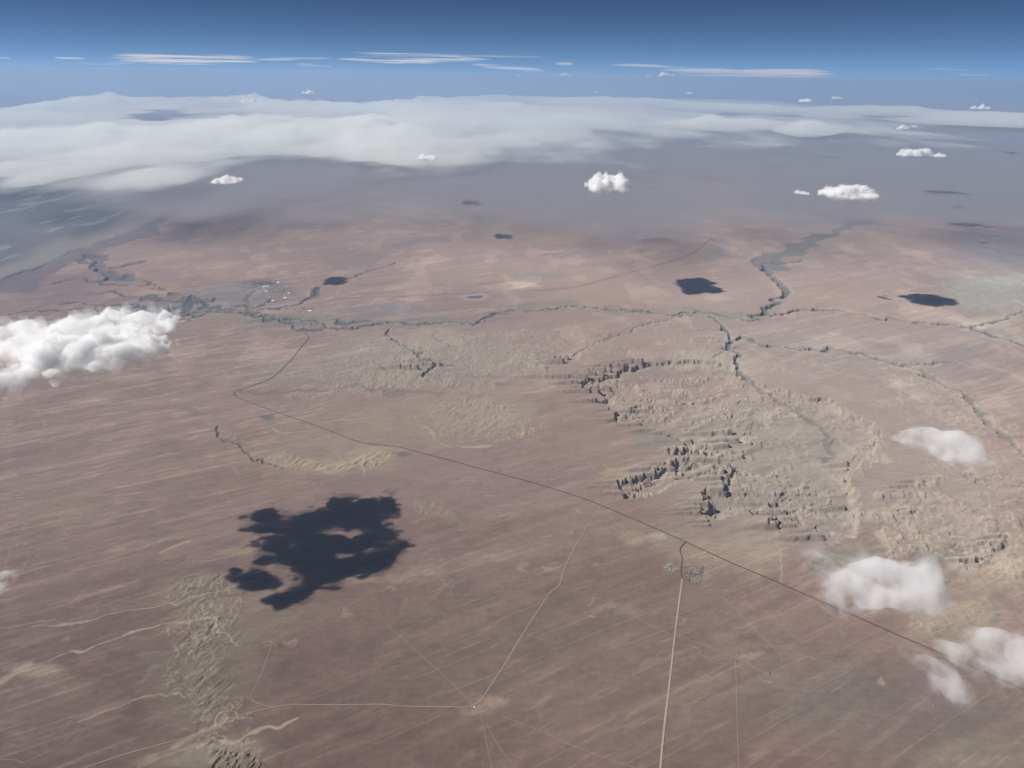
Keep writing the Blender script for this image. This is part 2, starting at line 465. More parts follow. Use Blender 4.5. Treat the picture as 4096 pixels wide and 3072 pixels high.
HILL = np.zeros(GX.shape)
def ridge(pts, h, wid, seed, pale=0.5, steep=1.0):
    """a gullied ridge or cliff band along a line: h, wid in km"""
    P = wpts(pts)
    ix = cull(P, wid * 2.2)
    x, y = GX[ix], GY[ix]
    d = seg_dist(x, y, P) + 0.25 * wid * fbm(x / (wid * 1.8), y / (wid * 1.8), 3, seed)
    t = np.clip(1 - d / wid, 0, 1)
    g = ridged(x / 0.13, y / 0.45, 3, seed + 5)
    HILL[ix] = np.maximum(HILL[ix], h * .85 * ss(0, .9, t) * (0.35 + 1.0 * g))
    w = np.zeros(len(GX)); w[ix] = ss(0, 0.5, t) * pale * (0.6 + 0.4 * g); tint(w, (.385, .325, .262))
def scarp(px, py, wx, wy, k=1.0):
    """a hill that climbs gently from the west and breaks off to the east"""
    a, b = kmpp(px, py)
    wid = wx * a * 0.8; h = min(max(wid - .06, .06), 0.22) * k; half = max(wy * b * 0.75, 0.05)
    cx, cy_ = at(px - wx / 2, py, 0)
    L = wid * 5.0 + 0.25
    ix = np.flatnonzero((GX > cx - L * 1.4) & (GX < cx + wid + .3) & (np.abs(GY - cy_) < half * 1.9))
    if not len(ix): return
    u, v = GX[ix] - cx, GY[ix] - cy_
    u = u + 0.35 * wid * fbm(GX[ix] / (half * 1.0 + .05), GY[ix] / (half * 0.8 + .05), 3, int(px) % 89)
    v = v + 0.25 * half * fbm(GX[ix] / (half + .05), GY[ix] / (half + .05), 2, int(py) % 83)
    prof = np.where(u < 0, ss(-L, -0.05 * L, u) * (1 - .25 * ss(-.3 * L, -.05 * L, u) * ridged(GX[ix] / .22, GY[ix] / .26, 4, 77)), ss(0.03 + 0.1 * wid, 0, u))
    HILL[ix] = np.maximum(HILL[ix], h * .95 * prof * ss(1.15, 0.55, np.abs(v) / half))
    w = np.zeros(len(GX)); w[ix] = 0.35 * prof ** 3 * ss(1.2, .6, np.abs(v) / half); tint(w, (.35, .29, .232))

for i, (p, h, wd, pl) in enumerate([
 ([(2576,1495),(2680,1501),(2803,1506),(2840,1497),(2879,1491)],.085,.22,.45),
 ([(2597,1545),(2662,1547),(2700,1543),(2760,1536)],.075,.18,.4),
 ([(2590,1585),(2691,1585),(2742,1596),(2829,1585),(2905,1562)],.09,.24,.45),
 ([(2453,1601),(2525,1598),(2648,1585)],.05,.12,.35),([(2500,1628),(2575,1618)],.06,.14,.35),([(2532,1654),(2575,1636)],.06,.14,.35),
 ([(2539,1672),(2583,1661),(2651,1665),(2702,1630)],.07,.16,.35),
 ([(2774,1672),(2814,1675),(2901,1650),(2952,1639),(3002,1628)],.10,.25,.45),([(2749,1701),(2825,1683)],.09,.2,.4),
 ([(2698,1679),(2730,1650),(2764,1618)],.03,.16,.6),
 ([(2671,1809),(2718,1805),(2747,1798),(2834,1805),(2899,1805),(2957,1816),(2993,1809)],.13,.24,.5),
 ([(2664,1858),(2707,1842),(2762,1845),(2827,1849)],.12,.2,.5),([(2472,1935),(2530,1915),(2581,1900),(2646,1881),(2711,1896)],.13,.22,.45),
 ([(2500,1968),(2548,1960),(2600,1970)],.12,.3,.4),([(2600,1978),(2660,1952),(2762,1912),(2870,1893)],.03,.14,.75),
 ([(2924,1881),(3033,1885),(3058,1889),(3110,1865),(3163,1845)],.08,.2,.4),([(3120,1953),(3203,1938),(3236,1895)],.07,.16,.45),
 ([(2930,1925),(3000,1935)],.04,.1,.4),([(3055,1540),(3181,1576),(3225,1598),(3312,1594),(3348,1610)],.07,.3,.4),
 ([(3359,1640),(3409,1668),(3485,1705),(3515,1750),(3500,1812),(3560,1852)],.06,.4,.45),([(3355,1743),(3438,1794),(3492,1833)],.05,.2,.6),
 ([(3330,1670),(3405,1665)],.07,.16,.3),([(3040,1665),(3075,1640),(3085,1700)],.05,.25,.45),([(3180,1640),(3210,1690),(3160,1740)],.03,.18,.5),
 ([(3355,1895),(3387,1936),(3417,1963),(3425,1990)],.07,.22,.6),([(3400,2050),(3440,2044),(3417,2082)],.10,.3,.5),([(3350,2115),(3400,2135)],.06,.24,.6),
 ([(3400,1868),(3440,1872),(3430,1900)],.07,.25,.5),([(3523,1989),(3573,1992),(3618,1983),(3643,1967),(3665,1945),(3712,1926),(3763,1916)],.11,.26,.5),
 ([(3602,2008),(3656,2008),(3700,1977)],.09,.16,.4),([(3507,2072),(3554,2072),(3602,2065),(3646,2037)],.11,.34,.5),([(3520,2040),(3600,2030)],.08,.25,.5),
 ([(3602,2135),(3595,2166)],.09,.12,.4),([(3570,2192),(3560,2230)],.09,.14,.4),([(3640,2095),(3659,2119),(3680,2145)],.08,.26,.55),([(3530,2140),(3560,2175)],.08,.24,.7),
 ([(3655,2165),(3700,2190)],.09,.24,.65),([(3902,2255),(3943,2233),(3947,2198),(4007,2173),(4045,2147)],.11,.18,.4),([(3815,2250),(3860,2265)],.09,.28,.7),
 ([(3790,2120),(3850,2160)],.06,.22,.6),([(3880,2080),(3960,2085)],.09,.25,.5),([(3690,2040),(3720,1990),(3770,1990)],.05,.2,.6),([(3800,2320),(3850,2318),(3880,2330)],.08,.14,.3),
 ([(3960,1980),(4096,1960)],.05,.2,.5),([(4010,2230),(4090,2300)],.06,.4,.5),([(3850,2290),(3900,2275)],.05,.15,.6),
 ]):
    ridge(p, h, wd, 200 + 7 * i, pl)
for a in [(3127,2093,44,32),(3138,2030,28,11),(3162,2024,22,9),(3168,2055,28,10),(3113,1985,34,16),(3192,2101,30,9),(3273,2117,20,7),(3295,2150,40,11),
 (2885,2022,40,8),(2776,1758,26,15),(2870,1755,22,13),(2964,1758,44,12),(3015,1762,20,9),(2957,1719,58,5),(2924,1777,30,8),(2628,1726,26,7),(2689,1733,26,8),
 (3401,1843,26,7),(3401,1868,20,7),(3401,1960,22,6),(3436,1966,18,5),(3398,2009,32,7),(2684,1809,22,9),(2716,1803,30,10),(2752,1797,14,12),(2832,1815,18,14),
 (2886,1817,20,9),(2902,1812,16,14),(2962,1817,22,10),(2984,1810,26,9),(2706,1842,18,9),(2724,1838,16,9),(2757,1848,16,14),(2800,1843,30,8),(2820,1847,20,7),(2668,1858,24,6),
 (2640,1880,34,10),(2705,1893,20,7),(2560,1905,22,9),(2582,1897,16,9),(2614,1902,24,8),(2540,1920,22,8),(2500,1930,30,8),(2482,1945,28,5),(2545,1948,30,8),(2512,1972,30,10),
 (2940,1873,44,7),(2905,1888,34,11),(2898,1915,30,9),(2906,1935,24,10),(2906,1958,28,14),(2848,1976,28,7),(2818,1995,22,22),(2816,2035,30,8),(2818,2055,32,6),(2836,2080,20,12),(2848,2100,16,5),
 (2480,1488,60,3),(2540,1468,60,4),(2590,1450,50,4),(2390,1512,90,4),(2445,1500,50,3),(2325,1535,34,6),(2455,1547,50,4),(2425,1568,50,4),(2405,1607,34,4),(2438,1634,14,9),(2465,1682,24,6),(2572,1700,24,5),
 (3520,1745,14,6),(3801,2135,18,10),(3880,2151,18,6),(3700,1930,24,5),(3665,1950,28,5),(3640,1970,24,5),(3740,1918,20,5),(3770,1915,14,4),(3600,2133,16,14),(3592,2172,14,6),
 (3573,2192,16,10),(3561,2222,20,9),(3925,2240,40,7),(3945,2215,16,8),(4000,2174,26,7),(4035,2155,30,6),(3805,2322,16,6),(3982,2212,14,6),(4045,2245,14,8),(3638,2040,22,7),(3505,2250,20,7),(3530,2245,20,6),
 (1740,1453,40,4),(1700,1480,60,4),(1800,1463,40,3),(2262,1455,34,6),(2230,1440,26,3),(2285,1440,30,3)]:
    scarp(*a)

GZ += HILL
def badland(poly, amp, sx, sy, seed, c, s, edge=0.25, rot=0.0, thr=None):
    P = wpts(poly)
    ix = cull(P, 0.3)
    x, y = GX[ix], GY[ix]
    sd = poly_sd(x, y, P) + 0.5 * edge * fbm(x / 0.6, y / 0.6, 4, seed + 3)
    m = ss(0, edge, sd)
    a = x * math.cos(rot) + y * math.sin(rot); b = -x * math.sin(rot) + y * math.cos(rot)
    wv = 0.35 * fbm(x / .5, y / .5, 2, seed + 9)
    g = ridged(a / sx + wv, b / sy + wv, 4, seed, 0.6)
    if thr is not None: m = m * ss(thr, thr + .4, fbm(x / 1.1, y / 1.1, 3, seed + 4))
    GZ[ix] += amp * m * (g + 0.25)
    w = np.zeros(len(GX)); w[ix] = m * s * (0.55 + 0.45 * g); tint(w, c)
    return ix
badland([(3744,2040),(3792,1977),(3934,1983),(3982,2056),(3990,2119),(3950,2166),(3855,2141),(3760,2119)], .05, .16, .4, 301, (.36,.29,.245), .6, rot=.5)
badland([(3640,1880),(3760,1830),(3850,1900),(3960,1870),(4100,1900),(4100,2060),(3900,1985),(3760,1900)], .04, .22, .5, 311, (.34,.28,.22), .45, thr=-.1)
badland([(3600,1510),(3760,1500),(3900,1590),(4100,1740),(4100,1960),(4000,1900),(3880,1760),(3760,1680),(3650,1600)], .035, .3, .5, 321, (.35,.29,.24), .45, thr=-.25)
badland([(3430,1600),(3560,1560),(3700,1610),(3800,1690),(3760,1730),(3640,1650),(3520,1620)], .02, .3, .5, 323, (.33,.28,.23), .35, thr=-.2)
badland([(3560,2480),(3600,2440),(3700,2420),(3850,2400),(3980,2330),(4010,2480),(4000,2560),(3800,2560),(3740,2570),(3640,2540)], .045, .16, .5, 331, (.33,.28,.20), .45, rot=.4)
badland([(3990,2200),(4100,2120),(4100,2420),(4040,2330),(3980,2290)], .05, .2, .35, 335, (.37,.30,.205), .5)
badland([(1500,1400),(1800,1380),(1900,1450),(1800,1560),(1560,1560),(1300,1540),(1200,1520),(1450,1490)], .03, .25, .6, 341, (.36,.31,.245), .45, thr=-.05)
badland([(2050,1460),(2200,1420),(2330,1390),(2360,1440),(2300,1480),(2100,1490)], .05, .3, .5, 345, (.37,.31,.25), .5, thr=-.1)
badland([(2300,1340),(2600,1290),(2900,1290),(2890,1400),(2700,1440),(2450,1430),(2350,1400)], .025, .35, .7, 349, (.35,.30,.24), .45, thr=-.05)
badland([(2700,1400),(2930,1390),(2960,1480),(2820,1470),(2660,1460)], .03, .25, .4, 351, (.42,.37,.29), .5)
badland([(1700,1620),(1800,1600),(1990,1600),(2130,1680),(2100,1740),(1900,1760),(1750,1750)], .022, .18, .6, 361, (.35,.29,.20), .5, rot=-.5)
badland([(1780,1590),(1960,1590),(2060,1640),(1900,1640)], .04, .14, .5, 363, (.34,.28,.21), .4)
badland([(2070,1720),(2180,1690),(2200,1720),(2080,1760)], .03, .14, .5, 365, (.35,.29,.2), .5)
badland([(1010,1825),(1150,1790),(1330,1860),(1500,1790),(1560,1800),(1640,1810),(1560,1850),(1460,1885),(1330,1890),(1130,1880)], .04, .14, .55, 367, (.42,.355,.24), .65, rot=-.4)
badland([(930,1790),(1000,1810),(1060,1840),(1040,1800),(950,1740),(870,1700)], .02, .14, .4, 369, (.33,.27,.2), .35)
badland([(1260,1530),(1480,1520),(1620,1545),(1560,1570),(1400,1575),(1280,1560)], .03, .2, .4, 371, (.33,.28,.22), .4)
badland([(1650,1990),(1800,2010),(1890,2110),(1850,2125),(1780,2080),(1660,2065)], .02, .16, .4, 373, (.30,.25,.19), .5)
badland([(3000,1430),(3120,1440),(3200,1490),(3100,1530),(3000,1500)], .03, .2, .4, 375, (.42,.36,.27), .4, thr=-.1)
badland([(400,1230),(880,1215),(1000,1260),(700,1290),(420,1280)], .0, .5, 1.6, 377, (.36,.30,.23), .5, thr=-.1)
badland([(3780,1250),(3860,1260),(3980,1320),(3900,1330),(3800,1280)], .04, .4, .8, 379, (.46,.42,.33), .6)
badland([(4020,1310),(4100,1310),(4100,1370),(4010,1340)], .04, .4, .8, 381, (.44,.40,.32), .5)
badland([(3750,1130),(4100,1100),(4100,1290),(3980,1290),(3850,1230)], .04, .5, 1.2, 383, (.30,.30,.26), .5)
badland([(640,2300),(800,2270),(1060,2280),(1070,2320),(900,2370),(880,2410),(1000,2450),(1020,2560),(1000,2640),(880,2610),(930,2700),(920,2790),(850,2850),(870,2930),(900,3000),(780,2990),(730,2900),(730,2800),(740,2700),(680,2620),(720,2520),(700,2440),(640,2390)], .027, .10, .24, 401, (.235,.20,.155), .45, edge=0.5, rot=-0.35)
badland([(760,2540),(1000,2530),(990,2640),(900,2600),(930,2780),(850,2860),(780,2860),(760,2700)], .02, .2, .45, 403, (.235,.20,.155), .2, edge=0.3, rot=-0.5)
badland([(840,3000),(900,3010),(960,3010),(1030,3020),(1080,3090),(820,3100)], .055, .11, .26, 405, (.25,.21,.15), .5, edge=0.1, rot=-0.35)
badland([(560,2230),(660,2235),(820,2220),(830,2265),(700,2255),(560,2255)], .022, .10, .22, 409, (.235,.20,.16), .4, edge=0.12, rot=-0.35)
badland([(760,2980),(860,2945),(900,2950),(820,3000)], .04, .11, .26, 411, (.22,.19,.145), .4, edge=0.08, rot=-0.35)

def benches(poly, h, sx, sy, levels, seed, s=.6, c=(.38, .315, .245), edge=.5, lo=.7, thr=-.4):
    P = wpts(poly)
    ix = cull(P, .5)
    x, y = GX[ix], GY[ix]
    m = ss(0, edge, poly_sd(x, y, P) + edge * fbm(x / .9, y / .9, 4, seed + 7)) * ss(thr, thr + .5, fbm(x / 1.8, y / 1.8, 3, seed + 8))
    th, tc = terraces(x, y, sx, sy, levels, seed, lo)
    GZ[ix] += m * h * (th - .4) + m * .12 * h * ridged(x / .16, y / .22, 3, seed + 11)
    w = np.zeros(len(GX)); w[ix] = m * tc * s; tint(w, c)
benches([(3500,1980),(3650,1940),(3800,1900),(3960,1870),(4150,1900),(4150,2380),(3980,2320),(3880,2290),(3700,2210),(3560,2240),(3500,2150),(3480,2060)], .22, 1.1, 1.0, 6, 801, .8, thr=-.9)
benches([(3600,1500),(3760,1500),(3900,1580),(4150,1740),(4150,1900),(3960,1860),(3860,1740),(3740,1680),(3560,1640),(3430,1600)], .10, .9, .9, 5, 811, .6, thr=-.8)
benches([(2330,1330),(2600,1280),(2880,1290),(2920,1400),(2760,1440),(2560,1440),(2350,1420),(2060,1490),(2000,1450)], .12, 2.2, 1.1, 4, 821, .5)
benches([(1000,1545),(1150,1500),(1300,1430),(1480,1345),(1900,1320),(2350,1290),(2480,1330),(2330,1440),(2080,1560),(1800,1600),(1500,1590),(1100,1580)], .09, 1.7, 1.0, 5, 831, .55, thr=-.75, edge=.8)
benches([(1560,1340),(1900,1320),(2350,1290),(2500,1330),(2200,1400),(1800,1380)], .05, 2.5, 1.4, 3, 841, .35)
benches([(2960,1400),(3300,1420),(3500,1470),(3620,1540),(3300,1500),(3050,1470)], .06, 1.2, 1.0, 3, 851, .4)
benches([(3050,1330),(3600,1320),(3900,1380),(4100,1440),(3700,1480),(3300,1400)], .0, 2, 1.4, 3, 855, .2)
benches([(1700,1600),(2000,1590),(2160,1690),(2100,1760),(1850,1780),(1650,1740)], .04, .9, .7, 4, 861, .45, (.36,.30,.22))
benches([(3540,2480),(3680,2400),(3900,2350),(4050,2480),(4020,2570),(3800,2570),(3640,2560)], .10, .6, .5, 5, 871, .5, (.35,.30,.22))
benches([(600,2250),(900,2240),(1060,2300),(1080,2560),(940,2650),(980,2900),(1080,3090),(640,3090),(700,2900),(660,2700),(620,2560)], .07, .7, .45, 5, 881, .6, (.36,.30,.22), thr=-.3)
benches([(1000,1800),(1300,1830),(1560,1780),(1650,1830),(1480,1900),(1250,1900),(1100,1880)], .05, .9, .6, 4, 891, .5, (.39,.33,.24))
# thin pale rills run together over the whole plain
rl = ridged((SA + .25 * fbm(GX / .8, GY / .8, 3, 901)) / 1.5, (SB + .18 * fbm(GX / .5, GY / .5, 3, 903)) / .55, 1, 905)
rl = np.maximum(rl, ridged((GX + .3 * fbm(GX / .9, GY / .9, 4, 907)) / 1.1, (GY + .3 * fbm(GX / .9, GY / .9, 4, 909)) / 1.4, 1, 911))
C *= (1 + .14 * ss(.90, .99, rl) * ss(-.2, .5, fbm(GX / 3, GY / 3, 3, 913)) * ss(70, 30, dist))[:, None]
sc_ = fbm(GX / .09, GY / .09, 2, 921) * ss(22, 12, dist)
C *= (1 + .05 * sc_)[:, None]
# canyons cut by the rivers: dark green floors between broken walls
def canyon(pts, wid, depth, seed, c=(.105,.115,.105), s=.8, bank=.35, wig=1.0):
    P = wpts(pts)
    ix = cull(P, wid * 5)
    x, y = GX[ix], GY[ix]
    q = wid * wig
    x2 = x + q * 1.2 * fbm(x / (q * 5), y / (q * 5), 3, seed); y2 = y + q * 2.2 * fbm(x / (q * 4), y / (q * 6), 3, seed + 1)
    d = seg_dist(x2, y2, P) / (wid * (1 + 0.5 * fbm(x / (wid * 2.5), y / (wid * 2.5), 4, seed + 2)))
    GZ[ix] -= depth * ss(1.0, 0.55, d)
    w = np.zeros(len(GX)); w[ix] = ss(3.2, 1.0, d) * bank * ss(-.3, .3, fbm(x / (wid * 4), y / (wid * 4), 3, seed + 6)); tint(w, (.40, .335, .27))
    w = np.zeros(len(GX)); w[ix] = ss(1.05, 0.7, d) * s; tint(w, c)
R1 = [(988,1250),(1076,1263),(1171,1282),(1253,1288),(1330,1307),(1400,1312),(1451,1307),(1521,1293),(1635,1291),(1704,1294),(1793,1291),(1894,1294),(1935,1275),(1951,1263),(1983,1247),(2046,1240),(2173,1237),(2249,1228),(2312,1223),(2388,1234),(2521,1244),(2648,1256),(2759,1250),(2854,1253),(2918,1263),(2981,1280),(3038,1279)]
canyon(R1, .55, .0, 499, c=(.20,.195,.17), s=.4, bank=.0)
canyon(R1, .11, .07, 501)
canyon([(x, y + 8 + 4 * math.sin(x / 60)) for x, y in R1], .05, .03, 503, s=.6, bank=.3)
canyon([(0,1256),(158,1241),(316,1234),(480,1245),(640,1262),(800,1246),(886,1236),(988,1250)], .10, .04, 505, bank=.2)
canyon([(3038,1279),(3069,1256),(3060,1231),(3101,1215),(3145,1193),(3164,1168),(3133,1142),(3107,1117),(3076,1079),(3050,1057)], .24, .16, 511)
canyon([(3050,1057),(3101,1022),(3164,1003),(3228,972),(3259,940),(3304,927),(3361,902),(3456,877)], .8, .06, 515, c=(.13,.14,.135), s=.65, bank=.1)
canyon([(3070,1052),(3130,1048),(3200,1040)], .2, .05, 517)
canyon([(3085,1263),(3158,1250),(3202,1237),(3297,1241),(3424,1256),(3494,1272),(3582,1277),(3646,1288),(3747,1288),(3810,1301),(3886,1310),(3962,1339),(4096,1383),(4200,1420)], .16, .12, 521)
canyon([(3886,1310),(3960,1290),(4020,1275),(4096,1250)], .10, .06, 525)
canyon([(2845,1263),(2886,1301),(2918,1345),(2905,1389),(2949,1408),(2937,1446),(2962,1491),(3000,1510)], .11, .10, 531, bank=.5)
canyon([(3000,1512),(3040,1560),(3110,1590),(3170,1620),(3210,1640),(3250,1665),(3290,1705),(3320,1740),(3330,1790),(3300,1830)], .11, .01, 535, c=(.165,.155,.13), s=.6, bank=0)
canyon([(2937,1348),(3000,1358),(3063,1377),(3139,1383),(3202,1396),(3272,1393),(3361,1399),(3456,1415),(3519,1434),(3582,1453),(3646,1472),(3709,1497),(3760,1525)], .15, .13, 541, s=.55, bank=.5)
canyon([(3760,1525),(3829,1563),(3880,1608),(3912,1658),(3962,1709),(4026,1753),(4096,1829),(4160,1880)], .13, .08, 545, s=.5, bank=.5)
canyon([(3614,1465),(3709,1453),(3804,1451),(3840,1452)], .15, .10, 547, s=.4, bank=.5)
canyon([(1559,1316),(1540,1332),(1603,1373),(1667,1415),(1692,1440),(1755,1459),(1818,1464)], .08, .08, 551, s=.6, bank=.55)
canyon([(1755,1459),(1720,1480),(1690,1500)], .12, .08, 553, s=.5, bank=.4)
canyon([(1735,1340),(1729,1345),(1760,1365),(1830,1395)], .06, .03, 555, s=.4, bank=.4)
canyon([(1578,1047),(1540,1063),(1464,1085),(1420,1104),(1350,1130),(1266,1149),(1253,1187),(1202,1218),(1107,1237),(988,1246)], .11, .05, 561)
canyon([(1266,1152),(1258,1185),(1235,1205)], .22, .02, 563, s=.6, bank=0)
for k, L in enumerate([[(380,1165),(520,1175),(640,1200),(760,1222),(880,1235)],[(250,1205),(420,1215),(600,1228),(800,1240)],[(600,1262),(760,1268),(900,1262),(1010,1262)],[(700,1245),(820,1252),(940,1248)],[(940,1225),(1000,1215),(1030,1230)],[(1000,1262),(1080,1280),(1160,1295),(1300,1318)],[(1350,1285),(1420,1290),(1480,1285)],
                       [(230,1130),(330,1120),(450,1130),(560,1150)],[(350,1022),(330,1050),(360,1075)],[(500,1100),(560,1110)],[(120,1080),(60,1100),(0,1125)],[(272,1010),(200,1050),(127,1085)]]):
    canyon(L, .20, .06, 1000 + 7 * k, c=(.115,.12,.125), s=.75, bank=.15, wig=1.5)
canyon([(0,1150),(127,1098),(272,1022),(411,975),(538,935),(615,895),(665,850),(700,810)], .9, .0, 1100, c=(.14,.135,.15), s=.6, bank=0)
canyon([(988,1240),(1060,1215),(1090,1200)], .12, .04, 565)
canyon([(990,1235),(985,1200),(1015,1165)], .10, .03, 567, s=.5)
canyon([(2750,1253),(2700,1272),(2560,1310),(2420,1360)], .10, .05, 569, s=.3, bank=.4)
canyon([(2962,1386),(2900,1400),(2860,1425)], .05, .04, 571, s=.5, bank=.1)
canyon([(2420,1360),(2380,1368),(2330,1400),(2270,1440)], .07, .04, 573, s=.3, bank=.4)
canyon([(1760,1560),(1500,1555),(1300,1560),(1120,1560),(1000,1555)], .25, .02, 575, c=(.20,.165,.155), s=.55, bank=0)
canyon([(870,1700),(865,1745),(900,1757),(945,1768),(960,1790),(1020,1830),(1100,1862),(1140,1880)], .05, .05, 577, c=(.12,.11,.11), s=.6, bank=.1)
# the dark escarpment and the far plateau edge
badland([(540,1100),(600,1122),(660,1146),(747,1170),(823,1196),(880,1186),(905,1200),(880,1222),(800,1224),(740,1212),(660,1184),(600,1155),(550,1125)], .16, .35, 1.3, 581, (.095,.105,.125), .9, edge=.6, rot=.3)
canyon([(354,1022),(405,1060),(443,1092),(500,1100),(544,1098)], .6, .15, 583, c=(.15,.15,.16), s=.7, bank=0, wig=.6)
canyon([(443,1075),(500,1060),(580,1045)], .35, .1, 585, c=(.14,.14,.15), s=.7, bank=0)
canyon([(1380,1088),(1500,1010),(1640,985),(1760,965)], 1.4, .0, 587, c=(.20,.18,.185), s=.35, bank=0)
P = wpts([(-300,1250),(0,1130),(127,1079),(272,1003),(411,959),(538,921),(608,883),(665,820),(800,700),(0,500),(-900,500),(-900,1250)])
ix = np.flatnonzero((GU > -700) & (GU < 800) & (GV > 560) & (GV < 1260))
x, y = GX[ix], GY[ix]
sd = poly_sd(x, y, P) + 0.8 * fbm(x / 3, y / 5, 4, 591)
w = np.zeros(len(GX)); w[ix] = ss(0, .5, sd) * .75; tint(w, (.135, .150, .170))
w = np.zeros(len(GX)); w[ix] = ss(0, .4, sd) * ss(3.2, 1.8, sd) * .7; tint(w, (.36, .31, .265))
w = np.zeros(len(GX)); w[ix] = ss(2.5, 3.5, sd) * ss(.35, .6, fbm(x / 1.2, y / 3, 4, 593)) * .5; tint(w, (.42, .40, .38))
# a small reservoir bed beside the far road
P = wpts([(1862,1186),(1880,1183),(1925,1180),(1935,1186),(1920,1194),(1875,1193)])
ix = cull(P, 1.0); sd = poly_sd(GX[ix], GY[ix], P)
w = np.zeros(len(GX)); w[ix] = ss(-.5, -.1, sd) * .5; tint(w, (.42, .37, .32))
w = np.zeros(len(GX)); w[ix] = ss(-.05, .08, sd) * .9; tint(w, (.085, .11, .14))

# pale sand in the washes
def wash(pts, wid, c, s, seed, wob=1.0):
    P = wpts(pts)
    ix = cull(P, wid * 4 + .3)
    x, y = GX[ix], GY[ix]
    x2 = x + .06 * wob * fbm(x / .35, y / .35, 3, seed); y2 = y + .10 * wob * fbm(x / .35, y / .4, 3, seed + 1)
    d = seg_dist(x2, y2, P) / (wid * (1 + .6 * fbm(x / .5, y / .5, 2, seed + 2)))
    w = np.zeros(len(GX)); w[ix] = ss(1.3, .5, d) * s; tint(w, c)
SAND = (.43, .365, .27)
for i, (p, wd, s) in enumerate([
 ([(-80,2760),(0,2728),(114,2658)],.10,.6),([(114,2658),(304,2608),(392,2576),(557,2528),(627,2506),(760,2478),(873,2478)],.028,.8),
 ([(127,2516),(253,2503),(456,2456),(601,2430),(671,2414),(715,2424),(810,2386),(937,2351)],.024,.7),([(316,2880),(443,2835),(538,2797),(633,2772),(740,2790)],.018,.55),
 ([(791,2987),(949,2959),(1076,2918),(1184,2883)],.028,.75),([(886,2895),(960,2885),(1000,2880)],.03,.5),([(700,2995),(800,2940),(900,2893)],.05,.4),([(550,3072),(760,2990),(850,2985)],.05,.35),
 ([(1704,1618),(1799,1621),(1818,1637),(1875,1647)],.028,.7),([(1654,1653),(1679,1697),(1723,1716),(1742,1761),(1761,1773),(1830,1786),(1894,1789),(1989,1780)],.03,.6),
 ([(1850,1788),(1894,1791),(1960,1783)],.07,.6),([(1209,1650),(1250,1640),(1290,1630)],.03,.6),([(1270,1690),(1340,1678),(1420,1672),(1500,1662)],.035,.55),
 ([(1090,1705),(1105,1722),(1150,1730),(1260,1718)],.035,.6),([(870,2480),(880,2520),(920,2550),(945,2600)],.025,.5),([(560,2200),(640,2165),(720,2150)],.03,.5),
 ([(640,2212),(760,2165)],.035,.6),([(720,2270),(900,2235),(1000,2210)],.025,.45),([(0,2510),(220,2480)],.02,.4),([(2090,1570),(2160,1565),(2220,1545)],.08,.6),
 ([(3130,2330),(3128,2240),(3110,2180),(3105,2120)],.02,.4),([(3560,2150),(3600,2150)],.04,.3),([(2900,1900),(3080,1905),(3170,1900)],.1,.2),
 ([(720,1460),(800,1450),(1000,1425)],.08,.3),([(560,1597),(640,1580),(715,1566)],.05,.5),([(2640,2142),(2650,2140)],.03,.8)]):
    wash(p, wd, SAND, s, 600 + i * 5, .35 if wd > .03 else .8)
for px, py, r in [(1400,2455,12),(1560,2358,12),(1715,2300,14),(1460,2285,10),(2100,2280,14),(2212,2280,14),(2363,2405,12),(2385,2285,12),(2545,2150,12),(1961,1995,10),(1862,1925,16),(2105,2005,10),(2325,2055,14),(2270,2125,8),
                  (2430,1870,10),(860,2680,8),(1155,2580,14),(300,2552,10),(2952,2610,14),(2980,2608,10),(3080,2700,12),(2800,2595,8),(2893,2460,6),(3525,2730,12),(2748,2465,8),(2346,2460,8),(1685,2650,0)]:
    if r: wash([(px - r, py + r * .25), (px + r, py - r * .25)], kmpp(px, py)[0] * r * .8, (.36,.29,.215), .4, px % 77, 2.5)

# tiny relief everywhere keeps the plain from being flat
GZ += 0.004 * fbm(GX / 0.5, GY / 0.5, 4, 701) * ss(60, 15, dist)
GZ += 0.05 * fbm(GX / 7, GY / 7, 3, 705) * ss(500, 120, dist) * ss(3, 9, dist)
GZ += 0.03 * np.maximum(0, ridged(GX / 2.5, GY / 3.5, 5, 711)) * ss(30, 45, dist) * ss(-.1, .4, fbm(GX / 12, GY / 12, 2, 713))

n0, n1 = GA.shape
i = np.arange(n0 * n1).reshape(n0, n1)
F = np.stack([i[:-1, :-1], i[1:, :-1], i[1:, 1:], i[:-1, 1:]], -1).reshape(-1, 4)
me = quick_mesh('ground', np.stack([GX, GY, GZ], -1), F)
ca = me.color_attributes.new('soil', 'FLOAT_COLOR', 'POINT')
ca.data.foreach_set('color', np.concatenate([np.clip(C, .02, .8), np.ones((len(C), 1))], 1).astype(np.float32).ravel())
GZ2 = GZ.reshape(n0, n1)
def ground_z(x, y):
    a = np.interp(np.arctan2(x, y), AZ, np.arange(n0)); r = np.interp(np.hypot(x, y), RR, np.arange(n1))
    i0 = np.clip(a.astype(int), 0, n0 - 2); j0 = np.clip(r.astype(int), 0, n1 - 2)
    u, v = a - i0, r - j0
    return (GZ2[i0, j0] * (1 - u) * (1 - v) + GZ2[i0 + 1, j0] * u * (1 - v) + GZ2[i0, j0 + 1] * (1 - u) * v + GZ2[i0 + 1, j0 + 1] * u * v)

